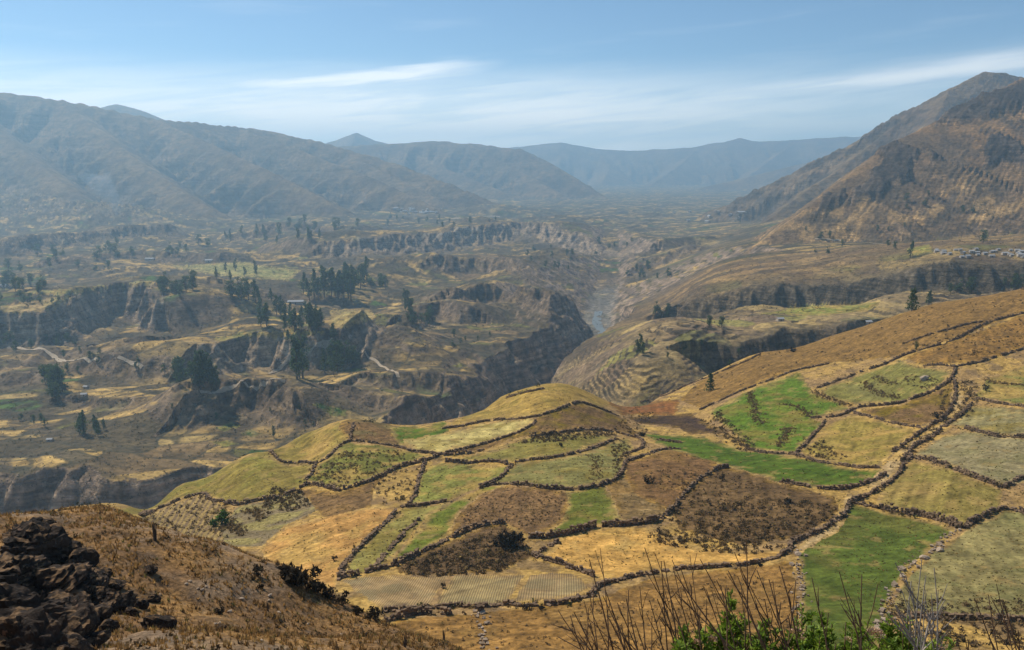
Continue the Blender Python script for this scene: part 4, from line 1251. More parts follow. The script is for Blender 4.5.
nxs = np.arange(-58, 34.01, 0.26); nys = np.arange(-7, 66.01, 0.26)
NX, NY = np.meshgrid(nxs, nys)
NZ = near_z(NX, NY)
n1 = fbm(NX / 5, NY / 5, 4, 611); n2 = fbm(NX / 1.2, NY / 1.2, 4, 615); n3 = fbm(NX / 9, NY / 9, 3, 619)
nc = lerp((0.36, 0.21, 0.088), (0.235, 0.14, 0.07), sstep(-0.2, 0.25, n1))
nc = lerp(nc, (0.12, 0.078, 0.048), sstep(0.0, 0.3, n2) * 0.75)
nc = lerp(nc, (0.27, 0.215, 0.165), sstep(0.12, 0.34, n3) * 0.5)
ridx = np.arange(NX.size).reshape(NX.shape)
nf = np.stack([ridx[:-1, :-1], ridx[:-1, 1:], ridx[1:, 1:], ridx[1:, :-1]], -1).reshape(-1, 4)
me = mesh_np('near_slope', np.stack([NX, NY, NZ], -1).reshape(-1, 3), nf, nc.reshape(-1, 3), True, [M_NEAR])
tag(link('near_slope', me), 'brown grassy slope dropping away below the viewpoint', kind='structure')


def near_hit(px, py):
    a, q = (float(v) for v in aq(px, py))
    Y = np.linspace(6, 62, 400)
    z = near_z(a * Y, Y)
    ok = z >= q * Y
    if not ok.any():
        return None
    Yh = float(Y[np.argmax(ok)])
    return np.array((a * Yh, Yh, float(near_z(np.array([a * Yh]), np.array([Yh]))[0])))


# ------------------------------------------------------------------ scattered vegetation meshes
def clump_mesh(name, P, size, K, cols, rng, flat=0.7, leaf=0.45, mat=None):
    """many small shrubs as one mesh: P (n,3) ground points, size (n,), K leaf triangles each"""
    n = len(P)
    d = rng.normal(size=(n, K, 3)); d /= np.linalg.norm(d, axis=2, keepdims=True)
    r = rng.random((n, K, 1)) ** 0.45
    c = d * r
    c[..., 2] = np.abs(c[..., 2]) * flat * 1.3
    c[..., :2] *= 0.75
    ctr = P[:, None, :] + c * size[:, None, None]
    t1 = rng.normal(size=(n, K, 3)); t1 /= np.linalg.norm(t1, axis=2, keepdims=True)
    t2 = np.cross(t1, rng.normal(size=(n, K, 3))); t2 /= np.linalg.norm(t2, axis=2, keepdims=True) + 1e-9
    L = size[:, None, None] * leaf * (0.6 + 0.8 * rng.random((n, K, 1)))
    v = np.stack([ctr - t1 * L * 0.5 - t2 * L * 0.4, ctr + t1 * L * 0.5 - t2 * L * 0.35, ctr + t2 * L * 0.55], axis=2)
    f = np.arange(n * K * 3).reshape(-1, 3)
    cc = np.repeat(cols, K * 3, axis=0)
    cc = cc * np.repeat(0.75 + 0.5 * rng.random((n * K, 1)), 3, axis=0)
    return mesh_np(name, v.reshape(-1, 3), f, cc, False, [mat or M_SCRUB])


def tuft_mesh(name, P, h, K, cols, rng, spread=0.5, width=0.06):
    n = len(P)
    ang = rng.random((n, K)) * 6.283
    out = spread * rng.random((n, K))
    hh = h[:, None] * (0.55 + 0.6 * rng.random((n, K)))
    bx = np.cos(ang) * 0.12 * h[:, None]; by = np.sin(ang) * 0.12 * h[:, None]
    tx = np.cos(ang) * out * h[:, None]; ty = np.sin(ang) * out * h[:, None]
    w = width * h[:, None] / 0.3
    px_, py_ = -np.sin(ang) * w, np.cos(ang) * w
    z0 = -0.05 * np.ones_like(hh)
    b = np.stack([bx, by, z0], -1); pp = np.stack([px_, py_, 0 * z0], -1)
    tp = np.stack([tx, ty, hh], -1)
    v = np.stack([b - pp, b + pp, tp], axis=2) + P[:, None, None, :]
    f = np.arange(n * K * 3).reshape(-1, 3)
    cc = np.repeat(cols, K * 3, axis=0) * np.repeat(0.7 + 0.6 * rng.random((n * K, 1)), 3, axis=0)
    return mesh_np(name, v.reshape(-1, 3), f, cc, False, [M_GRASS])


def rand_cols(n, rng, cols, probs):
    return np.array(cols)[rng.choice(len(cols), n, p=probs)]


DRY = [(0.30, 0.19, 0.085), (0.19, 0.125, 0.065), (0.105, 0.075, 0.048), (0.36, 0.25, 0.12), (0.13, 0.12, 0.05)]
BUSH = [(0.12, 0.084, 0.052), (0.17, 0.115, 0.064), (0.075, 0.06, 0.038), (0.21, 0.15, 0.078)]

# dry tussocks on the near slope
rng = np.random.default_rng(21)
n = 46000
gx = rng.uniform(-46, 16, n); gy = 15 + 36 * rng.random(n)
keep = (gx / gy > -0.95) & (gx / gy < 0.25) & (fbm(gx / 2.5, gy / 2.5, 3, 630) > -0.22)
gx, gy = gx[keep], gy[keep]
gz = near_z(gx, gy)
h = rng.uniform(0.07, 0.2, len(gx))
tag(link('dry_grass', tuft_mesh('dry_grass', np.c_[gx, gy, gz], h, 6, rand_cols(len(gx), rng, DRY, [.36, .28, .08, .20, .08]), rng, 1.0, 0.07)), 'short dry tussock grass covering the near slope', kind='stuff')
n = 2600
gx = rng.uniform(-46, 16, n); gy = 17 + 40 * rng.random(n)
keep = (gx / gy > -0.95) & (gx / gy < 0.25) & (fbm(gx / 4, gy / 4, 3, 633) > 0.0)
gx, gy = gx[keep], gy[keep]
gz = near_z(gx, gy)
tag(link('low_scrub', clump_mesh('low_scrub', np.c_[gx, gy, gz], rng.uniform(0.1, 0.28, len(gx)), 16, rand_cols(len(gx), rng, BUSH, [.35, .3, .2, .15]), rng)), 'low dark scrub dotted over the near slope', kind='stuff')


def poly_points(poly, n, rng, g=None):
    """random ground points seen inside a pixel polygon"""
    p = np.array(poly, float)
    out = []
    X = rng.uniform(p[:, 0].min(), p[:, 0].max(), n * 3); Y = rng.uniform(p[:, 1].min(), p[:, 1].max(), n * 3)
    ok = in_poly(X, Y, poly)
    for a_, b_ in zip(X[ok][:n], Y[ok][:n]):
        h_ = hit(a_, b_)
        if h_ is not None:
            out.append(h_)
    return np.array(out)


rng = np.random.default_rng(33)
SCRUBS = [  # outline, how many, size range, label
    ([(690, 500), (740, 498), (800, 500), (838, 508), (830, 521), (795, 537), (740, 546), (690, 530), (668, 520)], 480, (0.22, 0.85), 'dark scrub thickly dotting the brown slope beside the green strip'),
    ([(640, 465), (720, 472), (780, 486), (700, 500), (660, 490)], 150, (0.25, 0.6), 'thin dry scrub on the upper brown slope'),
    ([(400, 566), (450, 546), (500, 530), (520, 540), (532, 556), (500, 572), (450, 577), (400, 575)], 430, (0.3, 0.8), 'dense dark scrub on the bank above the striped plots'),
    ([(470, 498), (545, 492), (566, 500), (560, 520), (520, 530), (460, 530)], 330, (0.15, 0.4), 'fine dry tufts on the pinkish fallow field'),
    ([(295, 486), (345, 450), (400, 450), (425, 462), (392, 470), (340, 488)], 190, (0.3, 0.8), 'dark scrub rows on the small green terraces'),
    ([(540, 434), (600, 432), (618, 436), (560, 442), (520, 444), (500, 450)], 200, (0.4, 0.9), 'dark scrub band below the hump wall'),
    ([(612, 440), (628, 438), (632, 452), (624, 470), (614, 478), (612, 460)], 120, (0.3, 0.8), 'brush at the right end of the walled pasture'),
    ([(600, 440), (640, 400), (660, 420), (640, 437), (620, 430)], 120, (0.3, 0.8), 'brush in the saddle below the knoll'),
    ([(700, 420), (720, 410), (740, 430), (760, 450), (740, 452), (715, 435)], 170, (0.4, 1.0), 'straw coloured brush around the ploughed strip'),
    ([(940, 385), (975, 380), (985, 400), (965, 420), (945, 430), (905, 462), (890, 470), (895, 455), (940, 420)], 260, (0.4, 1.0), 'dark brush along the walled path'),
    ([(270, 488), (300, 490), (310, 505), (290, 512), (262, 508)], 150, (0.4, 0.9), 'brush thicket under the left ridge wall'),
    ([(700, 530), (760, 545), (790, 548), (740, 556), (660, 545), (650, 530)], 180, (0.3, 0.8), 'brush streaks at the lower edge of the scrubby slope'),
    ([(880, 600), (1024, 600), (1024, 650), (880, 650)], 330, (0.25, 0.7), 'rough brown brush below the corner pasture'),
    ([(420, 620), (590, 602), (790, 565), (795, 650), (420, 650)], 420, (0.15, 0.4), 'dry tufts on the rough tan field'),
    ([(640, 410), (760, 352), (900, 312), (1024, 292), (1024, 312), (900, 356), (776, 376)], 260, (0.3, 0.9), 'thin scrub on the tan fallow slope'),
    ([(920, 345), (1024, 318), (1024, 345), (960, 362)], 120, (0.3, 0.9), 'thin scrub on the orange tan plot'),
    ([(820, 440), (850, 458), (830, 462), (805, 452)], 60, (0.4, 0.9), 'brown brush beside the straw rimmed field'),
    ([(140, 520), (200, 495), (235, 508), (240, 530), (215, 545), (170, 535)], 200, (0.3, 0.8), 'dry scrub in the striped gully on the left'),
    ([(905, 372), (930, 376), (945, 384), (925, 390), (905, 384)], 60, (0.3, 0.8), 'dark brush around the boulder on the pale green terrace'),
    ([(370, 478), (425, 466), (410, 500), (380, 506)], 80, (0.3, 0.8), 'brush dotting the straw strip'),
]
for poly, n, (s0, s1), lab in SCRUBS:
    P = poly_points(poly, n, rng)
    dk = rng.random() * 0.3
    me = clump_mesh('scrub', P, rng.uniform(s0, s1, len(P)), 18, rand_cols(len(P), rng, BUSH + [(0.24, 0.17, 0.08)], [.28, .27, .15, .15, .15]), rng)
    tag(link('scrub', me), lab, kind='stuff')

P = poly_points([(130, 515), (240, 462), (350, 425), (500, 402), (560, 386), (640, 430), (720, 410), (800, 372), (900, 360), (1024, 320), (1024, 612), (880, 615), (800, 540), (600, 570), (450, 570), (340, 575), (250, 550)], 7500, rng)
me = clump_mesh('grass_tufts', P, rng.uniform(0.10, 0.30, len(P)) * (0.6 + P[:, 1] / 330), 6, rand_cols(len(P), rng, [(0.20, 0.165, 0.055), (0.32, 0.22, 0.09), (0.13, 0.12, 0.035), (0.15, 0.10, 0.055)], [.35, .25, .22, .18]), rng, 0.5, 0.7)
tag(link('grass_tufts', me), 'coarse grass tufts and dung dotted over the pastures', kind='stuff')
# dark scrub breaking up the valley floor and slopes
P = poly_points([(0, 225), (600, 222), (690, 250), (600, 330), (560, 380), (440, 420), (330, 425), (120, 505), (0, 520)], 6500, rng)
dist = P[:, 1]
me = clump_mesh('valley_scrub', P, rng.uniform(0.6, 2.0, len(P)) * (0.5 + dist / 1700), 8, rand_cols(len(P), rng, [(0.06, 0.06, 0.035), (0.09, 0.075, 0.045), (0.045, 0.05, 0.03)], [.4, .35, .25]), rng)
tag(link('valley_scrub', me), 'dark brush scattered over the valley floor', kind='stuff')
P = poly_points([(680, 300), (760, 245), (850, 190), (1024, 110), (1024, 290), (880, 300), (700, 330)], 3200, rng)
me = clump_mesh('slope_scrub', P, rng.uniform(0.6, 1.7, len(P)), 8, rand_cols(len(P), rng, BUSH, [.35, .3, .2, .15]), rng)
tag(link('slope_scrub', me), 'dark brush scattered over the right mountainside', kind='stuff')

# ------------------------------------------------------------------ dry stone walls
WALLS = [
    ([(141, 516), (170, 504), (179, 500), (192, 496), (201, 492), (208, 496), (212, 501), (222, 502), (228, 504)], 0.9, 'dark stone wall down the left ridge above the striped gully'),
    ([(228, 504), (240, 505), (254, 501), (280, 498), (294, 491), (310, 483), (320, 486), (340, 491)], 1.1, 'dark stone wall under the olive ridge pasture'),
    ([(340, 491), (360, 485), (380, 477), (392, 470), (408, 465), (426, 461), (440, 456), (470, 453), (484, 450)], 1.2, 'heavy stone wall under the small green terraces'),
    ([(440, 455), (460, 450), (480, 445), (500, 439), (520, 432), (530, 427), (536, 421)], 1.0, 'stone wall along the lower edge of the pale straw field'),
    ([(300, 462), (316, 464), (326, 459), (336, 450), (342, 444), (350, 441), (366, 442), (380, 444), (398, 447), (408, 450), (416, 452), (428, 453), (440, 455)], 1.0, 'curving stone wall over the brow above the small terraces'),
    ([(270, 451), (276, 459), (284, 463), (300, 463)], 0.9, 'short stone wall on the crest of the olive pasture'),
    ([(316, 464), (312, 474), (306, 480)], 0.8, 'tiny cross wall left of the small terraces'),
    ([(350, 441), (351, 432), (354, 424)], 0.8, 'small wall splitting the brown crest patch'),
    ([(443, 429), (460, 427), (480, 422), (500, 420), (520, 419), (536, 417), (550, 413), (564, 407), (578, 402), (588, 404), (604, 410), (618, 416)], 1.0, 'stone wall ringing the foot of the golden knoll'),
    ([(506, 398), (524, 393), (544, 389)], 0.8, 'thin wall near the top of the golden knoll'),
    ([(530, 436), (546, 435), (564, 432), (584, 430), (600, 430), (616, 432), (628, 436), (640, 439)], 1.2, 'dark wall under the brown hump'),
    ([(640, 439), (646, 443), (644, 447), (636, 451), (624, 454)], 0.9, 'hooked wall end right of the walled pasture'),
    ([(626, 462), (644, 456), (654, 452), (668, 449), (680, 449)], 1.0, 'wall above the reddish brown slope'),
    ([(658, 440), (672, 442), (682, 443)], 0.8, 'short wall stub in the long green strip'),
    ([(446, 462), (470, 464), (480, 462), (492, 462), (506, 463), (511, 466)], 1.1, 'dark wall piece above the light green field'),
    ([(516, 462), (534, 460), (560, 457), (580, 452), (600, 446), (616, 439)], 0.9, 'thin wall along the top of the walled pasture'),
    ([(480, 488), (490, 485), (506, 484), (524, 485), (546, 488), (566, 490), (586, 489), (604, 485), (618, 479), (623, 472), (625, 464)], 1.2, 'bold curved wall under the walled pasture'),
    ([(484, 486), (500, 479), (511, 466)], 0.8, 'slanting wall between light green field and walled pasture'),
    ([(402, 507), (416, 506), (434, 504), (450, 501)], 1.0, 'short dark wall at the head of the slanting strips'),
    ([(425, 462), (420, 474), (416, 492), (411, 504)], 0.8, 'low wall beside the straw strip'),
    ([(339, 578), (356, 576), (374, 571), (396, 565), (416, 555), (442, 543), (466, 531), (486, 525), (504, 523)], 1.2, 'long dark wall above the scrubby bank'),
    ([(339, 580), (342, 568), (347, 561), (356, 552), (374, 534), (396, 512)], 0.7, 'low wall between orange stubble and pale olive strip'),
    ([(376, 566), (392, 548), (404, 532), (420, 520)], 0.5, 'low stone line inside the slanting strips'),
    ([(529, 538), (548, 538), (566, 535), (584, 529), (600, 526), (620, 526), (636, 524), (650, 523), (664, 518), (671, 511)], 1.5, 'thick dark wall over the golden straw field'),
    ([(671, 511), (684, 494), (702, 478), (715, 470), (728, 467)], 1.1, 'dark wall climbing the brown slope'),
    ([(532, 556), (548, 561), (564, 565), (580, 571), (594, 577)], 1.1, 'wall between the striped plots and the golden field'),
    ([(536, 554), (548, 547), (558, 542)], 1.0, 'short wall left of the golden straw field'),
    ([(385, 621), (400, 617), (420, 614), (439, 614), (464, 615), (482, 612)], 1.5, 'thick dark bank wall under the striped plots'),
    ([(378, 612), (400, 610), (420, 609), (439, 608), (468, 607), (494, 606), (509, 604), (525, 607), (541, 605), (560, 605), (576, 600), (592, 596)], 0.9, 'bushy wall along the foot of the striped plots'),
    ([(592, 594), (604, 584), (624, 579), (650, 574), (680, 569), (702, 569), (732, 566), (754, 563), (776, 559), (790, 551), (792, 542)], 0.9, 'long wall under the golden straw field'),
    ([(792, 543), (809, 536), (831, 525), (845, 514), (851, 503)], 1.1, 'wall curving up between scrub slope and big green field'),
    ([(852, 503), (871, 507), (888, 510), (907, 514), (937, 520), (961, 528)], 1.5, 'dark hedge topped wall behind the big green field'),
    ([(964, 528), (976, 520), (990, 514), (1005, 508), (1030, 515)], 1.3, 'stone wall over the corner pasture'),
    ([(910, 457), (928, 460), (948, 466), (964, 474), (984, 481), (1004, 488)], 1.4, 'thick dark wall between olive field and plain grey field'),
    ([(1004, 487), (1014, 480), (1030, 477)], 1.0, 'short wall at the right edge below the plain grey field'),
    ([(850, 502), (868, 496), (882, 488), (896, 478), (904, 464), (912, 457)], 1.1, 'right hand wall of the lower path'),
    ([(781, 482), (812, 488), (838, 490), (860, 486), (878, 479), (886, 475)], 1.1, 'wall at the lower edge of the long green strip'),
    ([(748, 450), (763, 453), (780, 454), (794, 454), (816, 462), (838, 465), (860, 468), (878, 468)], 1.0, 'wall at the upper edge of the long green strip'),
    ([(796, 453), (804, 446), (812, 436), (822, 426), (825, 421)], 1.0, 'wall between bright green field and straw rimmed field'),
    ([(812, 418), (836, 417), (852, 411), (858, 407), (878, 406), (898, 404), (912, 399), (928, 394), (940, 388), (950, 381), (954, 374), (955, 367)], 1.2, 'long curved wall under the pale green terrace'),
    ([(700, 410), (722, 400), (744, 390), (776, 378), (790, 372), (808, 368), (828, 364)], 1.0, 'long straight wall over the bright green field'),
    ([(818, 388), (840, 380), (864, 371), (884, 365), (900, 357), (920, 350), (940, 345), (962, 337), (974, 329), (986, 323), (1004, 318), (1030, 312)], 1.2, 'long wall climbing to the right edge under the tan slope'),
    ([(902, 344), (928, 335), (954, 328), (972, 323), (982, 322)], 0.9, 'upper wall meeting the long climbing wall'),
    ([(924, 366), (940, 365), (956, 367), (976, 363), (1000, 356), (1030, 347)], 1.2, 'wall along the foot of the orange tan plot'),
    ([(893, 452), (908, 442), (920, 433), (932, 425), (944, 418), (952, 408), (956, 394), (954, 380)], 1.2, 'left hand wall of the upper path'),
    ([(902, 462), (914, 446), (932, 438), (946, 425), (962, 415), (972, 404)], 1.2, 'right hand wall of the upper path'),
    ([(962, 428), (980, 432), (996, 437), (1030, 438)], 1.1, 'dark hedge wall above the plain grey field'),
    ([(976, 399), (996, 403), (1030, 408)], 1.0, 'wall under the green and straw field'),
    ([(854, 413), (878, 419), (892, 423), (908, 426), (922, 428)], 0.9, 'wall under the brown plot'),
    ([(900, 617), (930, 618), (951, 619), (988, 619), (1030, 622)], 0.9, 'low dark wall along the bottom of the corner pasture'),
    ([(714, 375), (730, 368), (750, 360), (760, 354)], 0.9, 'skyline wall right of the lone conifer'),
    ([(985, 293), (1000, 291), (1030, 289)], 0.9, 'skyline wall at the right edge'),
    ([(640, 402), (660, 398), (690, 384), (706, 378)], 0.7, 'low skyline wall over the reddish field'),
]
BRUSHY = {28, 31, 46, 9, 33, 42}


def densify(pts, step):
    P = np.array(pts, float)
    seg = np.r_[0, np.cumsum(np.linalg.norm(np.diff(P[:, :2], axis=0), axis=1))]
    n = max(2, int(seg[-1] / step) + 1)
    s = np.linspace(0, seg[-1], n)
    return np.stack([np.interp(s, seg, P[:, k]) for k in range(P.shape[1])], 1)


CUBE = np.array([(x, y, z) for x in (-.5, .5) for y in (-.5, .5) for z in (-.5, .5)])
CUBEF = np.array([(0, 1, 3, 2), (4, 6, 7, 5), (0, 4, 5, 1), (2, 3, 7, 6), (0, 2, 6, 4), (1, 5, 7, 3)])


def stones_mesh(name, ctr, dims, yaw, rng, mat):
    n = len(ctr)
    v = CUBE[None] * dims[:, None, :] * (1 + rng.uniform(-0.28, 0.28, (n, 8, 3)))
    c, s = np.cos(yaw)[:, None], np.sin(yaw)[:, None]
    X = v[..., 0] * c - v[..., 1] * s; Y = v[..., 0] * s + v[..., 1] * c
    v = np.stack([X, Y, v[..., 2]], -1) + ctr[:, None, :]
    f = (CUBEF[None] + 8 * np.arange(n)[:, None, None]).reshape(-1, 4)
    return mesh_np(name, v.reshape(-1, 3), f, None, False, [mat])


rng = np.random.default_rng(41)
BR_P, BR_S = [], []
for k, (line, hgt, lab) in enumerate(WALLS):
    px_line = densify(line, 3.0)
    pts = [hit(*p) for p in px_line]
    pts = np.array([p for p in pts if p is not None])
    for _ in range(2):
        pts[1:-1, :2] = (pts[:-2, :2] + 2 * pts[1:-1, :2] + pts[2:, :2]) / 4
    P = densify(pts[:, :2], 0.52)
    # the line wanders a little
    t = np.gradient(P, axis=0); t /= np.linalg.norm(t, axis=1, keepdims=True) + 1e-9
    nr = np.c_[-t[:, 1], t[:, 0]]
    wob = fbm(P[:, 0] / 5, P[:, 1] / 5, 2, 700 + k) * 0.5
    P = P + nr * wob[:, None]
    yaw = np.arctan2(t[:, 1], t[:, 0])
    cs, ds, ys = [], [], []
    courses = max(2, int(round(hgt / 0.42)))
    hgt = hgt * 0.66
    hvar = 0.70 + 1.5 * (fbm(P[:, 0] / 4, P[:, 1] / 4, 2, 720 + k) + 0.35)
    for c_ in range(courses):
        frac = c_ / courses
        for side in ((-0.16, 0.2) if c_ == 0 else (0.0,)):
            keep = rng.random(len(P)) < (0.9 - 0.35 * (frac > 0.6))
            keep &= fbm(P[:, 0] / 3, P[:, 1] / 3, 3, 760 + k) > -0.33
            keep &= (c_ + 0.5) * 0.42 < hgt * hvar * 1.15
            Q = P[keep] + nr[keep] * (side + rng.normal(0, 0.13, (keep.sum(), 1)))
            zz = ground_z(Q[:, 0], Q[:, 1]) + 0.12 + c_ * 0.40 + rng.uniform(-0.06, 0.06, len(Q))
            cs.append(np.c_[Q, zz])
            ds.append(np.c_[rng.uniform(0.25, 0.72, len(Q)), rng.uniform(0.25, 0.6, len(Q)), rng.uniform(0.22, 0.5, len(Q))])
            ys.append(yaw[keep] + rng.normal(0, 0.2, len(Q)))
    o = link('stone_wall', stones_mesh('stone_wall', np.vstack(cs), np.vstack(ds), np.concatenate(ys), rng, M_STONE))
    tag(o, lab, 'stone wall', 'dry stone walls between the fields')
    # brush at the foot of the wall
    dens_ = 2.2 if k in BRUSHY else 0.9
    m_ = rng.random(len(P)) < 0.42 * dens_
    Q = P[m_] + nr[m_] * rng.normal(0, 0.75, (m_.sum(), 1))
    BR_P.append(np.c_[Q, ground_z(Q[:, 0], Q[:, 1])])
    BR_S.append(rng.uniform(0.18, 0.62, len(Q)) * (1.35 if k in BRUSHY else 1))
BR_P = np.vstack(BR_P); BR_S = np.concatenate(BR_S)
tag(link('wall_scrub', clump_mesh('wall_scrub', BR_P, BR_S, 18, rand_cols(len(BR_P), rng, BUSH + [(0.30, 0.21, 0.09), (0.10, 0.10, 0.035)], [.26, .22, .16, .12, .14, .10]), rng)), 'dark brush growing along the field walls', kind='stuff')

# rubble edges of pale stones, and hedges of dry brush
for line, mat, lab in [
    ([(961, 529), (949, 536), (939, 546), (924, 557), (910, 565), (902, 575), (895, 590), (888, 602), (883, 622), (880, 640)], M_PALE, 'line of pale rubble between the big green field and the corner pasture'),
    ([(798, 548), (801, 568), (800, 588), (798, 602), (797, 620)], M_PALE, 'strip of pale rubble down the left edge of the big green field'),
    ([(476, 612), (480, 625), (484, 640), (486, 655)], M_PALE, 'thin line of pale stones below the striped plots'),
]:
    P = densify(np.array([hit(*p) for p in densify(line, 3.0)])[:, :2], 0.4)
    m_ = rng.random(len(P)) < 0.8
    Q = P[m_] + rng.normal(0, 0.55, (m_.sum(), 2))
    dm = rng.gamma(2.2, 0.10, (len(Q), 1)) + 0.10
    o = link('rubble_line', stones_mesh('rubble_line', np.c_[Q, ground_z(Q[:, 0], Q[:, 1]) + 0.08], dm * rng.uniform(0.7, 1.2, (len(Q), 3)), rng.random(len(Q)) * 6, rng, mat))
    tag(o, lab, kind='stuff')
for line, s_, lab in [
    ([(812, 392), (830, 399), (850, 406)], 0.9, 'brown brush hedge running into the curved wall'),
    ([(784, 404), (796, 406), (804, 412), (814, 417)], 0.9, 'brown brush hedge in the middle of the bright green field'),
    ([(864, 382), (872, 390), (884, 395), (900, 398)], 0.9, 'brown brush hedge across the pale green terrace'),
    ([(877, 376), (884, 382), (898, 384)], 0.8, 'short brush hedge left of the terrace boulder'),
    ([(750, 392), (754, 406), (755, 416), (762, 424)], 0.9, 'upright brush hedge at the left of the bright green field'),
    ([(780, 446), (784, 436), (790, 428)], 0.9, 'straw brush hedge low in the bright green field'),
    ([(340, 455), (352, 456), (366, 457)], 0.7, 'upper dark brush row on the small terraces'),
    ([(330, 464), (345, 466), (356, 467)], 0.7, 'middle dark brush row on the small terraces'),
    ([(322, 474), (334, 475), (344, 478)], 0.7, 'lower dark brush row on the small terraces'),
    ([(594, 455), (596, 468), (598, 480)], 0.6, 'thin upright brush hedge inside the walled pasture'),
    ([(650, 535), (668, 541), (680, 545)], 0.7, 'dark brush streak above the golden straw field'),
    ([(985, 380), (1005, 384), (1030, 386)], 0.9, 'brush hedge across the green and straw field'),
    ([(245, 512), (256, 510), (264, 518)], 1.1, 'dark brush hedge above the grey hollow terraces'),
    ([(228, 522), (236, 528), (244, 534)], 1.1, 'dark brush hedge beside the green bush in the hollow'),
]:
    P = densify(np.array([hit(*p) for p in densify(line, 2.5)])[:, :2], 0.45)
    Q = np.repeat(P, 3, axis=0) + rng.normal(0, 0.95, (len(P) * 3, 2))
    P3 = np.c_[Q, ground_z(Q[:, 0], Q[:, 1])]
    o = link('brush_hedge', clump_mesh('brush_hedge', P3, rng.uniform(0.25, 0.75, len(P3)) * s_, 18, rand_cols(len(P3), rng, [(0.22, 0.15, 0.075), (0.14, 0.097, 0.055), (0.32, 0.22, 0.10)], [.4, .35, .25]), rng))
    tag(o, lab, 'hedge', 'brush hedges in the fields')


# ------------------------------------------------------------------ trees
def tube(pts, radii, sides=6):
    P = np.array(pts, float)
    v, f = [], []
    for i, p in enumerate(P):
        d = P[min(i + 1, len(P) - 1)] - P[max(i - 1, 0)]
        d /= np.linalg.norm(d) + 1e-9
        up = np.array((0, 0, 1.0)) if abs(d[2]) < 0.9 else np.array((1.0, 0, 0))
        e1 = np.cross(d, up); e1 /= np.linalg.norm(e1); e2 = np.cross(d, e1)
        for k in range(sides):
            t = 2 * math.pi * k / sides
            v.append(p + radii[i] * (math.cos(t) * e1 + math.sin(t) * e2))
    for i in range(len(P) - 1):
        for k in range(sides):
            a = i * sides + k; b = i * sides + (k + 1) % sides
            f.append((a, b, b + sides, a + sides))
    return np.array(v), np.array(f)


def join(parts):
    vs, fs, o = [], [], 0
    for v, f in parts:
        vs.append(v); fs.append(f + o); o += len(v)
    return np.vstack(vs), np.vstack(fs)


def leaf_tris(centres, radii, per, size, rng):
    """leaf clumps: irregular triangles spread through ellipsoids"""
    out = []
    for c, r in zip(centres, radii):
        d = rng.normal(size=(per, 3)); d /= np.linalg.norm(d, axis=1, keepdims=True)
        p = c + d * (rng.random((per, 1)) ** 0.5) * r
        t1 = rng.normal(size=(per, 3)); t1 /= np.linalg.norm(t1, axis=1, keepdims=True)
        t2 = np.cross(t1, rng.normal(size=(per, 3))); t2 /= np.linalg.norm(t2, axis=1, keepdims=True)
        L = size * (0.6 + 0.8 * rng.random((per, 1)))
        out.append(np.stack([p - t1 * L * 0.5, p + t1 * L * 0.5 - t2 * L * 0.2, p + t2 * L * 0.6 - np.array((0, 0, 0.2)) * L], axis=1))
    v = np.vstack(out).reshape(-1, 3)
    return v, np.arange(len(v)).reshape(-1, 3)


def make_tree_data(kind, seed):
    """unit-height tree: trunk mesh, crown mesh"""
    r = np.random.default_rng(seed)
    lean = r.normal(0, 0.02, 2)
    tp = [np.array((lean[0] * h + r.normal(0, 0.006), lean[1] * h + r.normal(0, 0.006), h)) for h in np.linspace(-0.03, 0.92, 7)]
    trad = np.linspace(0.024, 0.004, 7)
    parts = [tube(tp, trad)]
    cen, rad = [], []
    if kind == 'eucalyptus':
        n = 13
        for i in range(n):
            h = 0.26 + 0.70 * (i + r.random() * 0.6) / n
            w = 0.145 * (1 - 0.65 * max(0, (h - 0.45) / 0.55)) * (0.6 + 0.7 * r.random())
            a = r.random() * 6.28
            off = w * (0.3 + 0.8 * r.random())
            c = np.array((lean[0] * h + math.cos(a) * off, lean[1] * h + math.sin(a) * off, h))
            cen.append(c); rad.append(np.array((w * 0.75, w * 0.75, w * 1.05)))
            b = np.array((lean[0] * h, lean[1] * h, h - 0.09))
            parts.append(tube([b, (b + c) / 2 + (0, 0, .015), c], [0.007, 0.005, 0.002], 4))
        per, size = 40, 0.058
    elif kind == 'broad':
        for i in range(14):
            h = 0.14 + 0.76 * r.random()
            w = 0.17 * (0.6 + 0.6 * r.random())
            a = r.random() * 6.28
            off = 0.25 * math.sqrt(max(0.12, 1 - ((h - 0.45) / 0.5) ** 2)) * r.random() ** 0.5
            c = np.array((math.cos(a) * off, math.sin(a) * off, h))
            cen.append(c); rad.append(np.array((w, w, w * 0.8)))
            parts.append(tube([np.array((0, 0, 0.18)), c * (0.55, 0.55, 0.7), c], [0.012, 0.007, 0.003], 4))
        per, size = 42, 0.066
    else:   # conifer-like column
        for i in range(16):
            h = 0.10 + 0.86 * i / 16
            w = 0.20 * (1 - 0.85 * h) + 0.02
            a = i * 2.4 + r.random()
            off = w * 0.7
            c = np.array((math.cos(a) * off, math.sin(a) * off, h))
            cen.append(c); rad.append(np.array((w, w, 0.07)))
            parts.append(tube([np.array((0, 0, h - 0.02)), c], [0.006, 0.002], 4))
        per, size = 46, 0.065
    tv, tf = join(parts)
    lv, lf = leaf_tris(cen, rad, per, size, r)
    return mesh_np('trunk', tv, tf, None, True, [M_BARK]), mesh_np('crown', lv, lf, None, False, [M_TREE])


TREES = {k: [make_tree_data(k, 100 * i + j) for j in range(4)] for i, k in enumerate(('eucalyptus', 'broad', 'conifer'))}
trng = np.random.default_rng(77)


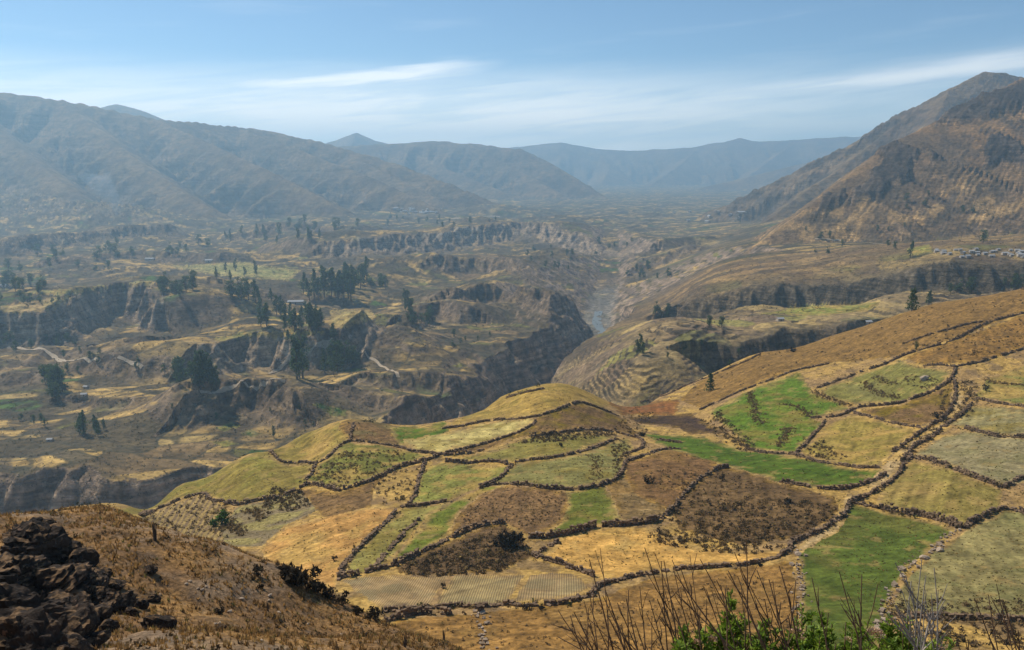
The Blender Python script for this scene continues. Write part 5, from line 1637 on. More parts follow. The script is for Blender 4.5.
ORD = ['first', 'second', 'third', 'fourth', 'fifth', 'sixth', 'seventh', 'eighth', 'ninth', 'tenth', 'eleventh', 'twelfth', 'thirteenth', 'fourteenth', 'fifteenth', 'sixteenth', 'seventeenth', 'eighteenth', 'nineteenth', 'twentieth']


def number_from_left(objs):
    """alike neighbours are told apart by their order in the picture"""
    objs = sorted(objs, key=lambda o: o.location[0] / o.location[1])
    if len(objs) < 2:
        return
    for i, o in enumerate(objs):
        n_ = ORD[i] if i < 20 else 'twenty ' + ORD[i - 20] if i < 29 else 'thirtieth' if i == 29 else 'thirty ' + ORD[i - 30]
        o['label'] = o['label'] + ', ' + n_ + ' from left'


def plant(pos, height, kind, label, group=None, nm=None):
    tr, cr = TREES[kind][int(trng.integers(4))]
    e = empty(nm or {'eucalyptus': 'eucalyptus_tree', 'broad': 'broadleaf_tree', 'conifer': 'conifer_tree'}[kind], pos, trng.random() * 6.28, height)
    tag(e, label, 'tree', group)
    for n_, m_ in (('trunk', tr), ('crown', cr)):
        link(n_, m_, e)
    return e


# centre of the group at the foot, spread in pixels, count, height in pixels, kind, label
GROVES = [
    (292, 329, 33, 4, 20, 21, 'eucalyptus', 'dark eucalyptus in the grove on the olive plateau edge'),
    (288, 318, 30, 3, 8, 17, 'eucalyptus', 'eucalyptus at the back of the plateau edge grove'),
    (330, 296, 30, 5, 18, 27, 'eucalyptus', 'tall eucalyptus in the big grove at mid valley'),
    (352, 285, 16, 4, 8, 24, 'eucalyptus', 'eucalyptus at the right end of the big mid valley grove'),
    (180, 293, 20, 4, 12, 15, 'broad', 'dark round tree in the copse behind the pale bluff'),
    (234, 298, 14, 3, 7, 17, 'broad', 'dark tree in the small copse at mid valley'),
    (262, 302, 14, 2, 4, 20, 'eucalyptus', 'dark eucalyptus standing left of the long white house'),
    (22, 289, 22, 4, 11, 11, 'broad', 'dark tree in the row behind the bluff at the left edge'),
    (30, 302, 34, 2, 9, 8, 'broad', 'low dark tree in the line along the bluff top'),
    (208, 386, 12, 6, 8, 30, 'eucalyptus', 'tall dark eucalyptus in the ravine below the plateau'),
    (190, 380, 22, 6, 8, 16, 'broad', 'dark tree on the ravine side below the plateau'),
    (330, 372, 8, 4, 5, 26, 'eucalyptus', 'dark eucalyptus in the terraces right of the straight road'),
    (345, 366, 12, 5, 8, 22, 'broad', 'broad dark tree in the copse under the plateau edge'),
    (298, 380, 5, 3, 4, 40, 'eucalyptus', 'very tall eucalyptus at the end of the straight road'),
    (54, 384, 12, 8, 9, 18, 'broad', 'dark tree in the clump among the left straw fields'),
    (54, 400, 4, 3, 3, 14, 'broad', 'dark tree at the foot of the left clump'),
    (84, 434, 6, 3, 4, 20, 'eucalyptus', 'slender eucalyptus in the left foreground of the valley floor'),
    (100, 432, 7, 4, 5, 13, 'eucalyptus', 'small slender tree beside the left slender eucalyptus'),
    (32, 424, 14, 4, 4, 9, 'broad', 'small round tree in the lower left straw fields'),
    (424, 318, 16, 9, 12, 12, 'broad', 'dark tree in the hedge right of the dark knoll'),
    (408, 308, 4, 8, 5, 14, 'eucalyptus', 'dark eucalyptus above the dark knoll'),
    (376, 288, 12, 2, 6, 12, 'broad', 'dark tree in the copse under the pointed knoll'),
    (240, 276, 26, 6, 7, 11, 'eucalyptus', 'far eucalyptus beyond the mid valley copse'),
    (160, 252, 60, 9, 14, 9, 'broad', 'far dark tree scattered under the left mountainside'),
    (60, 262, 55, 9, 13, 9, 'broad', 'far dark tree in the hazy fields at the left'),
    (270, 240, 50, 6, 16, 11, 'eucalyptus', 'far hazy eucalyptus in the wood before the mountainside'),
    (320, 228, 40, 5, 12, 9, 'broad', 'hazy tree on the mountain foot'),
    (440, 224, 60, 6, 14, 6, 'broad', 'hazy small tree around the far village'),
    (640, 274, 30, 10, 10, 8, 'broad', 'hazy tree in the far fields beyond the river'),
    (560, 262, 40, 10, 9, 7, 'broad', 'hazy tree dotting the far terraces'),
    (664, 315, 9, 2, 6, 11, 'broad', 'dark tree in the clump on the shelf edge'),
    (640, 354, 3, 2, 2, 17, 'eucalyptus', 'dark tree standing alone on the terraced slope'),
    (716, 326, 7, 2, 3, 10, 'broad', 'small tree at the shelf terraces'),
    (700, 356, 40, 12, 5, 7, 'broad', 'small bushy tree on the stepped terraces'),
    (960, 293, 12, 2, 5, 11, 'broad', 'green bushy tree behind the skyline of the tan slope'),
    (1012, 288, 10, 2, 4, 12, 'broad', 'green bushy tree at the right skyline'),
    (860, 240, 60, 14, 12, 6, 'broad', 'small dark tree on the foot of the right mountainside'),
    (940, 205, 40, 14, 6, 7, 'broad', 'small dark tree on the right mountainside'),
    (470, 340, 30, 8, 6, 7, 'broad', 'small tree on the terraces left of the gorge'),
    (590, 250, 60, 8, 10, 6, 'broad', 'tiny hazy tree on the far mesa'),
    (120, 360, 60, 14, 12, 8, 'broad', 'small dark tree in the scrub below the pale bluff'),
    (40, 345, 36, 8, 10, 9, 'broad', 'dark tree at the foot of the pale bluff'),
    (240, 420, 80, 12, 8, 6, 'broad', 'small tree among the straw fields'),
]
for cx, cy, sx, sy, n, hp, kind, lab in GROVES:
    made = 0
    row = []
    for _ in range(n * 4):
        if made >= n:
            break
        p = hit(cx + trng.uniform(-1, 1) * sx, cy + trng.uniform(-1, 1) * sy)
        if p is None:
            continue
        hgt = hp / F * float(np.linalg.norm(p)) * trng.uniform(0.7, 1.25)
        hgt = min(hgt, 40)
        if hgt < 1.5:
            continue
        row.append(plant(p - np.array((0, 0, 0.2)), hgt, kind, lab, lab if n > 1 else None))
        made += 1
    number_from_left(row)
for (x_, y_), hp, kind, lab in [
    ((710, 391), 19, 'conifer', 'lone dark conifer on the tan slope above the bright green field'),
    ((912, 311), 22, 'conifer', 'taller dark conifer of the pair on the tan skyline'),
    ((929, 304), 13, 'conifer', 'shorter dark conifer of the pair on the tan skyline'),
    ((910, 258), 16, 'eucalyptus', 'dark poplar like tree by the green plot under the village'),
    ((983, 243), 12, 'broad', 'dark round tree above the ruined village'),
    ((274, 438), 13, 'eucalyptus', 'narrow dark tree behind the crest of the olive pasture'),
    ((288, 340), 11, 'conifer', 'small dark conifer on the plateau edge'),
    ((333, 338), 16, 'conifer', 'dark conifer where the straight road meets the plateau'),
    ((916, 350), 8, 'broad', 'small bare looking tree on the long climbing wall'),
    ((637, 356), 18, 'eucalyptus', 'tallest dark tree of the terraced slope'),
]:
    p = hit(x_, y_)
    plant(p - np.array((0, 0, 0.15)), hp / F * float(np.linalg.norm(p)), kind, lab)


# individual bushes on the fields
def bush_data(seed, col, K=150, flat=0.8):
    r = np.random.default_rng(seed)
    c = r.normal(0, 0.28, (7, 3)); c[:, 2] = np.abs(c[:, 2]) + 0.25
    v, f = leaf_tris(c, np.full((7, 3), 0.36) * (1, 1, flat), K // 7, 0.24, r)
    v[:, 2] = np.maximum(v[:, 2], -0.03)
    cc = np.tile(np.array(col), (len(v), 1)) * np.repeat(0.6 + 0.8 * r.random((len(v) // 3, 1)), 3, axis=0)
    return mesh_np('leaves', v, f, cc, False, [M_SCRUB])


STEM_V, STEM_F = join([tube([(0, 0, -0.1), (0.1 * math.cos(a), 0.1 * math.sin(a), 0.3), (0.22 * math.cos(a), 0.22 * math.sin(a), 0.62)], [0.03, 0.02, 0.008], 5) for a in (0, 1.3, 2.5, 3.8, 5.1)])
STEMS = mesh_np('stems', STEM_V, STEM_F, None, True, [M_BARK])
DARKB = [bush_data(300 + i, (0.045, 0.036, 0.026)) for i in range(3)]
GREENB = [bush_data(310 + i, (0.07, 0.12, 0.025)) for i in range(2)]


def bush(p, h, data, label, group=None, name='bush'):
    e = empty(name, p, trng.random() * 6.28, h / 1.05)
    tag(e, label, 'bush', group)
    link('stems', STEMS, e); link('leaves', data, e)
    return e


for (x_, y_), hp, d, lab in [
    ((513, 546), 24, DARKB[0], 'big black bush at the end of the long dark wall'),
    ((497, 545), 8, DARKB[1], 'small dark bush left of the big black bush'),
    ((443, 588), 5, DARKB[2], 'small dark bush on the straw ridge between striped plots'),
    ((648, 483), 8, DARKB[1], 'dark bush alone on the reddish brown slope'),
    ((722, 481), 6, DARKB[2], 'small dark bush by the dark climbing wall'),
    ((643, 436), 6, DARKB[0], 'round dark bush where the saddle walls meet'),
    ((789, 503), 7, DARKB[0], 'dark bush in the middle of the scrub slope'),
    ((561, 446), 4, DARKB[1], 'small dark bush on the long olive field'),
    ((334, 561), 5, DARKB[2], 'small dark bush on the orange stubble field'),
    ((222, 524), 14, GREENB[0], 'bright green bush in the hollow on the left'),
    ((214, 526), 8, GREENB[1], 'smaller green bush beside the bright green one'),
    ((793, 352), 5, DARKB[1], 'dark bush on the brow of the tan slope'),
    ((785, 347), 4, DARKB[2], 'small dark bush at the cliff edge above the tan slope'),
    ((759, 566), 5, DARKB[0], 'small dark bush on the golden straw field'),
    ((937, 418), 6, DARKB[1], 'dark bush in the walled path'),
    ((986, 391), 5, DARKB[2], 'dark bush on the green and straw field'),
    ((542, 610), 7, DARKB[0], 'dark bush on the wall under the striped plots'),
    ((526, 610), 7, DARKB[1], 'second dark bush on the wall under the striped plots'),
]:
    p = hit(x_, y_)
    bush(p, hp / F * float(np.linalg.norm(p)), d, lab)
ROWS_ = {}
for i, (x_, y_, hp) in enumerate([(286, 578, 15), (296, 583, 17), (307, 588, 15), (318, 592, 14), (330, 596, 10), (343, 604, 9), (356, 612, 9), (369, 618, 8), (258, 574, 8), (262, 587, 5), (220, 612, 6), (375, 611, 9)]):
    p = near_hit(x_, y_ + 2)
    if p is None:
        p = near_hit(x_, y_ + 8)
    if p is not None:
        b_ = bush(p, hp / F * float(np.linalg.norm(p)) * 1.25, DARKB[i % 3], 'black bush in the row along the near ridge' if i < 8 else 'small dark bush on the near slope', 'dark bushes on the near ridge' if i < 8 else 'small dark bushes on the near slope', 'dark_bush')
        ROWS_.setdefault(i < 8, []).append(b_)
for v_ in ROWS_.values():
    number_from_left(v_)


# boulders
def rock_data(seed, sub=3, squash=0.75, mat=None, crag=0.0, planes=16):
    import bmesh
    r = np.random.default_rng(seed)
    bm = bmesh.new()
    bmesh.ops.create_icosphere(bm, subdivisions=sub, radius=1.0)
    v = np.array([x.co[:] for x in bm.verts]); f = np.array([[q.index for q in p.verts] for p in bm.faces])
    bm.free()
    d = v / np.linalg.norm(v, axis=1, keepdims=True)
    pl = r.normal(size=(planes, 3)); pl /= np.linalg.norm(pl, axis=1, keepdims=True)
    off = r.uniform(0.5, 0.95, planes)
    den = np.maximum(d @ pl.T, 1e-3)
    rad = np.minimum(1.0, (off / den).min(axis=1))
    rad = rad * (1 + 0.10 * fbm(d[:, 0] * 3 + seed, d[:, 1] * 3 + d[:, 2] * 2, 3, seed))
    if crag:
        a_ = d[:, 0] * 1.5 + 0.7 * d[:, 2]; b_ = d[:, 1] * 1.5 + 2.3 * d[:, 2]
        led = np.abs(((d[:, 2] * 3.2 + 0.6 * vnoise(a_ + 9, b_, seed + 3)) % 1.0) - 0.5)
        rad = rad * (1 + crag * (ridged(a_ * 1.3, b_ * 1.3, 4, seed) - 0.6) - crag * 0.35 * (led < 0.13))
    v = d * rad[:, None] * (1, 0.9, squash)
    return mesh_np('rock', v, f, None, False, [mat])


def rock_mat():
    m, N, b = new_mat('dark_rock')
    k = noise_node(N, 1.5, 6, 0.65)
    k2 = noise_node(N, 5.0, 4, 0.6, loc=(4, 2, 9))
    c = N.mix(N.ramp(k, (0.40, 0.62, 0, 1)), (0.020, 0.016, 0.014), (0.058, 0.042, 0.032))
    c = N.mix(N.ramp(k2, (0.60, 0.70, 0, 0.7)), c, (0.24, 0.15, 0.10))
    g = N.n('ShaderNodeNewGeometry')
    sx = N.n('ShaderNodeSeparateXYZ'); N.l(g.outputs['Normal'], sx.inputs[0])
    top = N.m('MULTIPLY', N.ramp(sx.outputs[2], (0.45, 0.8, 0, 1)), N.ramp(noise_node(N, 2.2, 3, 0.6, loc=(1, 8, 2)), (0.46, 0.60, 0, 0.6)))
    c = N.mix(top, c, (0.27, 0.165, 0.085))
    N.l(c, b.inputs['Base Color'])
    bp = N.n('ShaderNodeBump'); bp.inputs['Distance'].default_value = 0.15
    N.l(k2, bp.inputs['Height']); N.l(bp.outputs[0], b.inputs['Normal'])
    return m


M_ROCK = rock_mat()
ROCKS = [rock_data(900 + i, 3, 0.8, M_ROCK, 0.25, 9) for i in range(5)]
CRAGS = [rock_data(930 + i, 5, 0.85, M_ROCK, 0.24, 11) for i in range(4)]
PROCK = [rock_data(950 + i, 2, 0.7, M_PALE) for i in range(3)]
oc0 = near_hit(45, 600)
outc = empty('rock_outcrop', oc0)
tag(outc, 'big black craggy rock outcrop at the left edge of the near slope', 'rock')
for i, (x_, y_, rp) in enumerate([(8, 575, 44), (34, 548, 30), (52, 585, 40), (12, 622, 50), (58, 628, 36), (84, 590, 26), (104, 600, 20), (30, 650, 44),
                                  (62, 548, 15), (82, 560, 13), (122, 602, 13), (140, 604, 8), (96, 616, 15), (92, 640, 14), (74, 652, 18), (24, 532, 13), (42, 528, 12), (116, 586, 8), (100, 574, 9), (108, 628, 8), (132, 612, 7)]):
    p = near_hit(x_, min(y_ + rp * 0.5, 700))
    if p is None:
        continue
    s_ = rp / F * float(np.linalg.norm(p))
    o = link('rock', CRAGS[i % 4] if i < 8 else ROCKS[i % 5], outc)
    o.location = p - np.array(oc0) + np.array((0, 0, s_ * (0.25 if i < 8 else 0.4)))
    o.scale = (s_ * 1.15, s_ * 0.95, s_ * trng.uniform(0.85, 1.15))
    o.rotation_euler = (trng.uniform(-0.35, 0.35), trng.uniform(-0.35, 0.35), trng.random() * 6.28)
for i, (x_, y_, rp, lab) in enumerate([(161, 624, 14, 'dark boulder standing apart on the near slope right of the outcrop'), (154, 600, 6, 'small dark stone above the lone boulder'), (222, 628, 5, 'dark stone low on the near slope'), (150, 570, 6, 'dark stone at mid height of the near slope')]):
    p = near_hit(x_, y_ + rp * 0.4)
    s_ = rp / F * float(np.linalg.norm(p))
    o = link('boulder', ROCKS[i % 5], None, p + np.array((0, 0, s_ * 0.35)))
    o.scale = (s_ * 1.2, s_, s_); o.rotation_euler = (0.2, 0.1, i)
    tag(o, lab, 'boulder')
for i, (x_, y_, rp, lab) in enumerate([(924, 557, 4.5, 'large pale boulder in the rubble beside the big green field'), (798, 553, 4, 'pale boulder at the corner of the big green field'), (924, 378, 5, 'boulder on the pale green terrace'), (538, 532, 3, 'pale stone by the thick dark wall'), (940, 549, 4, 'pale boulder up the rubble line'), (903, 575, 3, 'pale boulder down the rubble line')]):
    p = hit(x_, y_ + 2)
    s_ = rp / F * float(np.linalg.norm(p))
    o = link('boulder', PROCK[i % 3], None, p + np.array((0, 0, s_ * 0.3)))
    o.scale = (s_ * 1.2, s_, s_); o.rotation_euler = (0.1, 0.1, i * 1.7)
    tag(o, lab, 'boulder')
# pale stones littered on the near slope
pst = []
for i in range(26):
    x_, y_ = trng.uniform(150, 420), trng.uniform(560, 648)
    p = near_hit(x_, y_)
    if p is None or y_ < 520 + (x_ - 110) * 0.34 + 8:
        continue
    s_ = trng.uniform(1.2, 2.8) / F * float(np.linalg.norm(p))
    o = link('pale_stone', PROCK[i % 3], None, p + np.array((0, 0, s_ * 0.3)))
    o.scale = (s_ * 1.3, s_, s_ * 0.8); o.rotation_euler = (0, 0, i)
    pst.append(tag(o, 'small pale stone lying on the near grassy slope', 'stone', 'pale stones on the near slope'))
number_from_left(pst)


# spiky dry plants on the near slope
def spike_data(seed):
    r = np.random.default_rng(seed)
    parts = []
    for k in range(16):
        a = r.random() * 6.28; o = 0.18 * r.random(); t = r.uniform(0.5, 1.0)
        parts.append(tube([(0.05 * math.cos(a), 0.05 * math.sin(a), -0.05), (o * 0.6 * math.cos(a), o * 0.6 * math.sin(a), t * 0.5), (o * math.cos(a), o * math.sin(a), t)], [0.03, 0.026, 0.006], 4))
    v, f = join(parts)
    return mesh_np('stalks', v, f, None, True, [M_BARK])


SPIKES = [spike_data(40 + i) for i in range(2)]
for i, (x_, y_, hp, lab) in enumerate([(155, 541, 20, 'upper spiky dry plant on the near slope'), (153, 576, 14, 'lower spiky dry plant on the near slope'), (444, 640, 12, 'spiky dry plant on the rough tan field'), (405, 648, 14, 'spiky dry plant at the foot of the near ridge'), (268, 612, 10, 'spiky dry plant in the middle of the near slope')]):
    p = hit(x_, y_) if i == 2 else near_hit(x_, y_)
    if p is None:
        continue
    e = empty('spiky_plant', p, i, hp / F * float(np.linalg.norm(p)))
    tag(e, lab, 'plant')
    link('stalks', SPIKES[i % 2], e)


# ------------------------------------------------------------------ houses
def house_data(L, W_, H_, R_):
    v = [(-L, -W_, -1), (L, -W_, -1), (L, W_, -1), (-L, W_, -1), (-L, -W_, H_), (L, -W_, H_), (L, W_, H_), (-L, W_, H_), (-L, 0, H_ + R_ * 0.96), (L, 0, H_ + R_ * 0.96)]
    f4 = [(0, 1, 5, 4), (1, 2, 6, 5), (2, 3, 7, 6), (3, 0, 4, 7), (0, 3, 2, 1), (4, 7, 8, 8), (5, 9, 6, 6)]
    me = bpy.data.meshes.new('wall'); me.from_pydata(v, [], [tuple(dict.fromkeys(q)) for q in f4]); me.materials.append(M_ADOBE)
    e = 0.35
    rv = []
    for dz in (0.0, 0.16):
        rv += [(-L - e, -W_ - e, H_ - 0.15 + dz), (L + e, -W_ - e, H_ - 0.15 + dz), (L + e, 0, H_ + R_ + dz), (-L - e, 0, H_ + R_ + dz), (L + e, W_ + e, H_ - 0.15 + dz), (-L - e, W_ + e, H_ - 0.15 + dz)]
    rf = [(0, 3, 2, 1), (3, 5, 4, 2), (6, 7, 8, 9), (9, 8, 10, 11), (0, 1, 7, 6), (5, 11, 10, 4), (1, 2, 8, 7), (2, 4, 10, 8), (0, 6, 9, 3), (3, 9, 11, 5)]
    mr = bpy.data.meshes.new('roof'); mr.from_pydata(rv, [], rf); mr.materials.append(M_ROOF)
    md = bpy.data.meshes.new('door'); md.from_pydata([(-0.5, -W_ - 0.06, -0.2), (0.5, -W_ - 0.06, -0.2), (0.5, -W_ - 0.06, 2), (-0.5, -W_ - 0.06, 2), (-0.5, -W_ + 0.1, -0.2), (0.5, -W_ + 0.1, -0.2), (0.5, -W_ + 0.1, 2), (-0.5, -W_ + 0.1, 2)], [], [(0, 1, 2, 3), (1, 5, 6, 2), (4, 0, 3, 7), (3, 2, 6, 7)]); md.materials.append(M_BARK)
    return me, mr, md


HOUSES = [house_data(5, 3, 2.8, 1.3), house_data(3.6, 2.6, 2.6, 1.2), house_data(9, 3.2, 3.0, 1.5)]


def house(px_, py_, data, rz, label, group=None, sc=1.0, ymin=0):
    p = hit(px_, py_)
    if p is None or p[1] < ymin:
        return
    e = empty('house', p + np.array((0, 0, 0.2)), rz, sc)
    tag(e, label, 'house', group)
    for n_, m_ in zip(('wall', 'roof', 'door'), data):
        link(n_, m_, e)
    return e


house(296, 304, HOUSES[2], 0.1, 'long pale roofed house beside the mid valley groves', None, 1.1)
house(2, 287, HOUSES[2], -0.1, 'pale roofed house at the left edge of the valley')
house(209, 262, HOUSES[0], 0.2, 'small white roofed house in the hazy left fields', None, 1.2)
house(150, 260, HOUSES[2], 0.0, 'long low pale house in the hazy left fields', None, 0.9)
house(84, 396, HOUSES[1], 0.3, 'tiny adobe hut among the left straw fields', None, 0.6)
house(86, 388, HOUSES[1], -0.2, 'tiny adobe hut above the other hut in the left straw fields', None, 0.5)
house(50, 441, HOUSES[1], 0.1, 'tiny pale hut in the lower left terraces', None, 0.5)
house(780, 321, HOUSES[1], 0.2, 'tiny hut on the shelf above the dark cliff', None, 0.7)
house(868, 324, HOUSES[1], 0.2, 'tiny pale hut at the right end of the shelf', None, 0.7)
number_from_left([h for h in [house(418 + trng.normal(0, 17), 211 + trng.normal(0, 1.8), HOUSES[i % 3], trng.random() * 3, 'tiny white house of the far hazy village', 'houses of the far village', 1.1, 2000) for i in range(34)] if h])
number_from_left([h for h in [house(735 + trng.normal(0, 40), 216 + trng.normal(0, 3), HOUSES[i % 3], trng.random() * 3, 'tiny pale house of the village at the valley head', 'houses at the valley head', 1.5, 2500) for i in range(20)] if h])
number_from_left([h for h in [house(trng.uniform(935, 1024), trng.uniform(250, 258), HOUSES[i % 2], trng.normal(0, 0.25), 'small grey house of the village on the right', 'houses of the right village', trng.uniform(0.35, 0.6)) for i in range(30)] if h])


# ------------------------------------------------------------------ shrubs and stalks at the viewpoint
def leaf_mat(name, c0, c1):
    m, N, b = new_mat(name)
    g = N.n('ShaderNodeNewGeometry')
    c = N.mix(g.outputs['Random Per Island'], c0, c1)
    N.l(c, b.inputs['Base Color'])
    b.inputs['Roughness'].default_value = 0.55
    b.inputs['Specular IOR Level'].default_value = 0.35
    tr = N.n('ShaderNodeBsdfTranslucent')
    N.l(N.mix(0.5, c, (0.20, 0.30, 0.03)), tr.inputs['Color'])
    mx = N.n('ShaderNodeMixShader'); mx.inputs[0].default_value = 0.42
    N.l(b.outputs[0], mx.inputs[1]); N.l(tr.outputs[0], mx.inputs[2])
    out = [x for x in N.t.nodes if x.type == 'OUTPUT_MATERIAL'][0]
    N.l(mx.outputs[0], out.inputs[0])
    return m


M_LEAF = leaf_mat('shrub_leaf', (0.10, 0.18, 0.02), (0.36, 0.46, 0.06))
M_TWIG = island_mat('dry_twig', (0.13, 0.08, 0.05), (0.24, 0.155, 0.095))
M_GREYTWIG = island_mat('grey_twig', (0.28, 0.24, 0.20), (0.40, 0.35, 0.30))
M_FLOWER = island_mat('flower_head', (0.42, 0.25, 0.16), (0.60, 0.42, 0.28))


def leaf_quads(base, direc, length, width, rng):
    """pointed leaves folded along the midrib: base (n,3), direc (n,3)"""
    n = len(base)
    d = direc / np.linalg.norm(direc, axis=1, keepdims=True)
    s = np.cross(d, rng.normal(size=(n, 3))); s /= np.linalg.norm(s, axis=1, keepdims=True)
    u = np.cross(s, d)
    L = length[:, None]; w = width[:, None]
    v = np.stack([base, base + d * L * 0.45 + s * w + u * w * 0.35, base + d * L + u * w * 0.15, base + d * L * 0.45 - s * w + u * w * 0.35], 1)
    i = np.arange(n)[:, None] * 4
    f = np.concatenate([i + np.array([[0, 1, 2]]), i + np.array([[0, 2, 3]])], axis=0)
    return v.reshape(-1, 3), f


def leafy_shrub(tips, label, seed, flowers=()):
    r = np.random.default_rng(seed)
    tips = list(tips) + [(px_ + r.normal(0, 9), max(py_, 606) + abs(r.normal(0, 14)) + 6, Y - 0.1 * r.random()) for px_, py_, Y in tips for _ in range(2)]
    tips3 = [np.array(pt(px_, py_, Y)) for px_, py_, Y in tips]
    mx = np.mean([t[0] for t in tips3]); my = np.mean([t[1] for t in tips3])
    root = np.array((mx, my, float(near_z(np.array([mx]), np.array([my]))[0])))
    e = empty('leafy_shrub', root)
    tag(e, label, 'shrub', 'leafy shrubs at the viewpoint')
    stems, B, D, L = [], [], [], []
    for t in tips3:
        t = t - root
        b = np.array((t[0] * 0.35, t[1] * 0.35, -0.05))
        midp = (b + t) / 2 + np.array((r.normal(0, .02), r.normal(0, .02), 0))
        stems.append(tube([b, midp, t], [0.007, 0.005, 0.0025], 5))
        sub = [(b, midp, t, 1.0)]
        for _ in range(4):     # side shoots
            k = r.uniform(0.45, 0.9)
            o = b + (t - b) * k
            tip = o + np.array((r.normal(0, 0.035), r.normal(0, 0.035), r.uniform(0.03, 0.10)))
            stems.append(tube([o, (o + tip) / 2 + r.normal(0, .006, 3), tip], [0.003, 0.0025, 0.0015], 4))
            sub.append((o, (o + tip) / 2, tip, 0.5))
        for (p0, p1, p2, full) in sub:
            n_ = int(70 * full) + 18
            s = r.uniform(0.30 if full == 1 else 0.1, 1.0, n_) ** 0.8
            p = (1 - s[:, None]) * p0 + s[:, None] * p2
            a = r.random(n_) * 6.28
            up = r.uniform(0.3, 1.3, n_)
            B.append(p); D.append(np.c_[np.cos(a), np.sin(a), up]); L.append(r.uniform(0.018, 0.040, n_))
    v, f = join(stems)
    link('stems', mesh_np('stems', v, f, None, True, [M_TWIG]), e)
    B, D, L = np.vstack(B), np.vstack(D), np.concatenate(L)
    v, f = leaf_quads(B, D, L, L * 0.19, r)
    lo = link('leaves', mesh_np('leaves', v, f, None, False, [M_LEAF]), e)
    lo['kind'] = 'stuff'
    for (px_, py_, Y, rp) in flowers:
        c = np.array(pt(px_, py_, Y)) - root
        R_ = rp / F * Y
        n_ = 90
        d = r.normal(size=(n_, 3)); d[:, 2] = np.abs(d[:, 2]) * 0.8
        v, f = leaf_quads(c + d / np.linalg.norm(d, axis=1, keepdims=True) * R_ * (1, 1, 0.5) * r.random((n_, 1)) ** 0.4, d + (0, 0, 0.4), np.full(n_, R_ * 0.45), np.full(n_, R_ * 0.14), r)
        link('flower_head', mesh_np('flower_head', v, f, None, False, [M_FLOWER]), e)


leafy_shrub([(688, 626, 3.3), (676, 640, 3.2), (700, 636, 3.3), (694, 650, 3.1), (680, 655, 3.1)], 'small leafy green shrub among the bare stalks', 1, [(697, 643, 3.25, 5)])
leafy_shrub([(731, 593, 3.5), (724, 612, 3.5), (742, 614, 3.5), (736, 628, 3.4), (716, 630, 3.4), (750, 634, 3.3), (728, 645, 3.3), (742, 652, 3.2), (712, 650, 3.2)], 'tallest leafy green shrub with one upright shoot', 2, [(712, 640, 3.3, 6)])
leafy_shrub([(764, 618, 3.4), (776, 628, 3.4), (756, 636, 3.3), (790, 634, 3.4), (770, 645, 3.2), (788, 650, 3.2), (760, 655, 3.2)], 'leafy green shrub right of the tallest one', 3, [(797, 632, 3.4, 6)])
leafy_shrub([(802, 608, 3.5), (812, 618, 3.5), (822, 612, 3.5), (832, 624, 3.4), (806, 634, 3.4), (820, 640, 3.3), (836, 644, 3.3), (812, 652, 3.2), (828, 654, 3.2)], 'broad leafy green shrub in front of the big green field', 4, [(803, 640, 3.35, 4)])
leafy_shrub([(846, 622, 3.4), (858, 628, 3.4), (868, 622, 3.5), (852, 640, 3.3), (866, 646, 3.3), (880, 640, 3.3)], 'leafy shrub carrying the largest pinkish flower head', 5, [(875, 634, 3.3, 8), (848, 640, 3.3, 4)])
leafy_shrub([(888, 616, 3.5), (898, 624, 3.5), (908, 618, 3.5), (894, 638, 3.4), (910, 636, 3.4), (920, 632, 3.4), (902, 650, 3.3), (934, 642, 3.3), (944, 634, 3.4)], 'rightmost leafy green shrub around the dead branch', 6, [(938, 648, 3.3, 5)])


def stalk(parent, root, base, tip, rad, r, twigs=2, mat=None, name='stalk'):
    b = np.array(base) - root; t = np.array(tip) - root
    bend = r.normal(0, 0.018, 3)
    n = 7
    pts = [b + (t - b) * s + bend * math.sin(math.pi * s) + r.normal(0, 0.002, 3) for s in np.linspace(0, 1, n)]
    parts = [tube(pts, np.linspace(rad, rad * 0.35, n), 5)]
    for _ in range(twigs):
        k = r.uniform(0.4, 0.9)
        o = b + (t - b) * k + bend * math.sin(math.pi * k)
        tw = o + (t - b) / np.linalg.norm(t - b) * r.uniform(0.04, 0.12) + np.array((r.normal(0, 0.035), r.normal(0, 0.02), r.uniform(0, 0.03)))
        parts.append(tube([o, (o + tw) / 2 + r.normal(0, .004, 3), tw], [rad * 0.5, rad * 0.4, rad * 0.2], 4))
    v, f = join(parts)
    return link(name, mesh_np(name, v, f, None, True, [mat or M_TWIG]), parent)


def stalk_clump(rows, label, seed, mat=None, name='bare_shrub', rad=0.0055, Y0=3.3, twigs=2):
    r = np.random.default_rng(seed)
    bx = np.mean([c[2] for c in rows])
    g0 = np.array(pt(bx, 655, Y0))
    root = np.array((g0[0], g0[1], float(near_z(g0[:1], g0[1:2])[0])))
    e = empty(name, root)
    tag(e, label, 'shrub')
    rows = list(rows) + [(tx + r.normal(0, 9), ty + abs(r.normal(8, 14)), bx_ + r.normal(0, 7), by_) for tx, ty, bx_, by_ in rows if by_ > 615]
    for tx, ty, bx_, by_ in rows:
        Y = Y0 + r.uniform(-0.25, 0.35)
        tip = np.array(pt(tx, ty, Y)); base = np.array(pt(bx_, by_, Y))
        d = base - tip
        gz = float(near_z(np.array([base[0]]), np.array([base[1]]))[0])
        k = max(1.0, (gz - 0.03 - tip[2]) / d[2]) if d[2] < 0 else 1.0
        stalk(e, root, tip + d * min(k, 4.0), tip, rad * r.uniform(0.7, 1.2), r, twigs, mat)


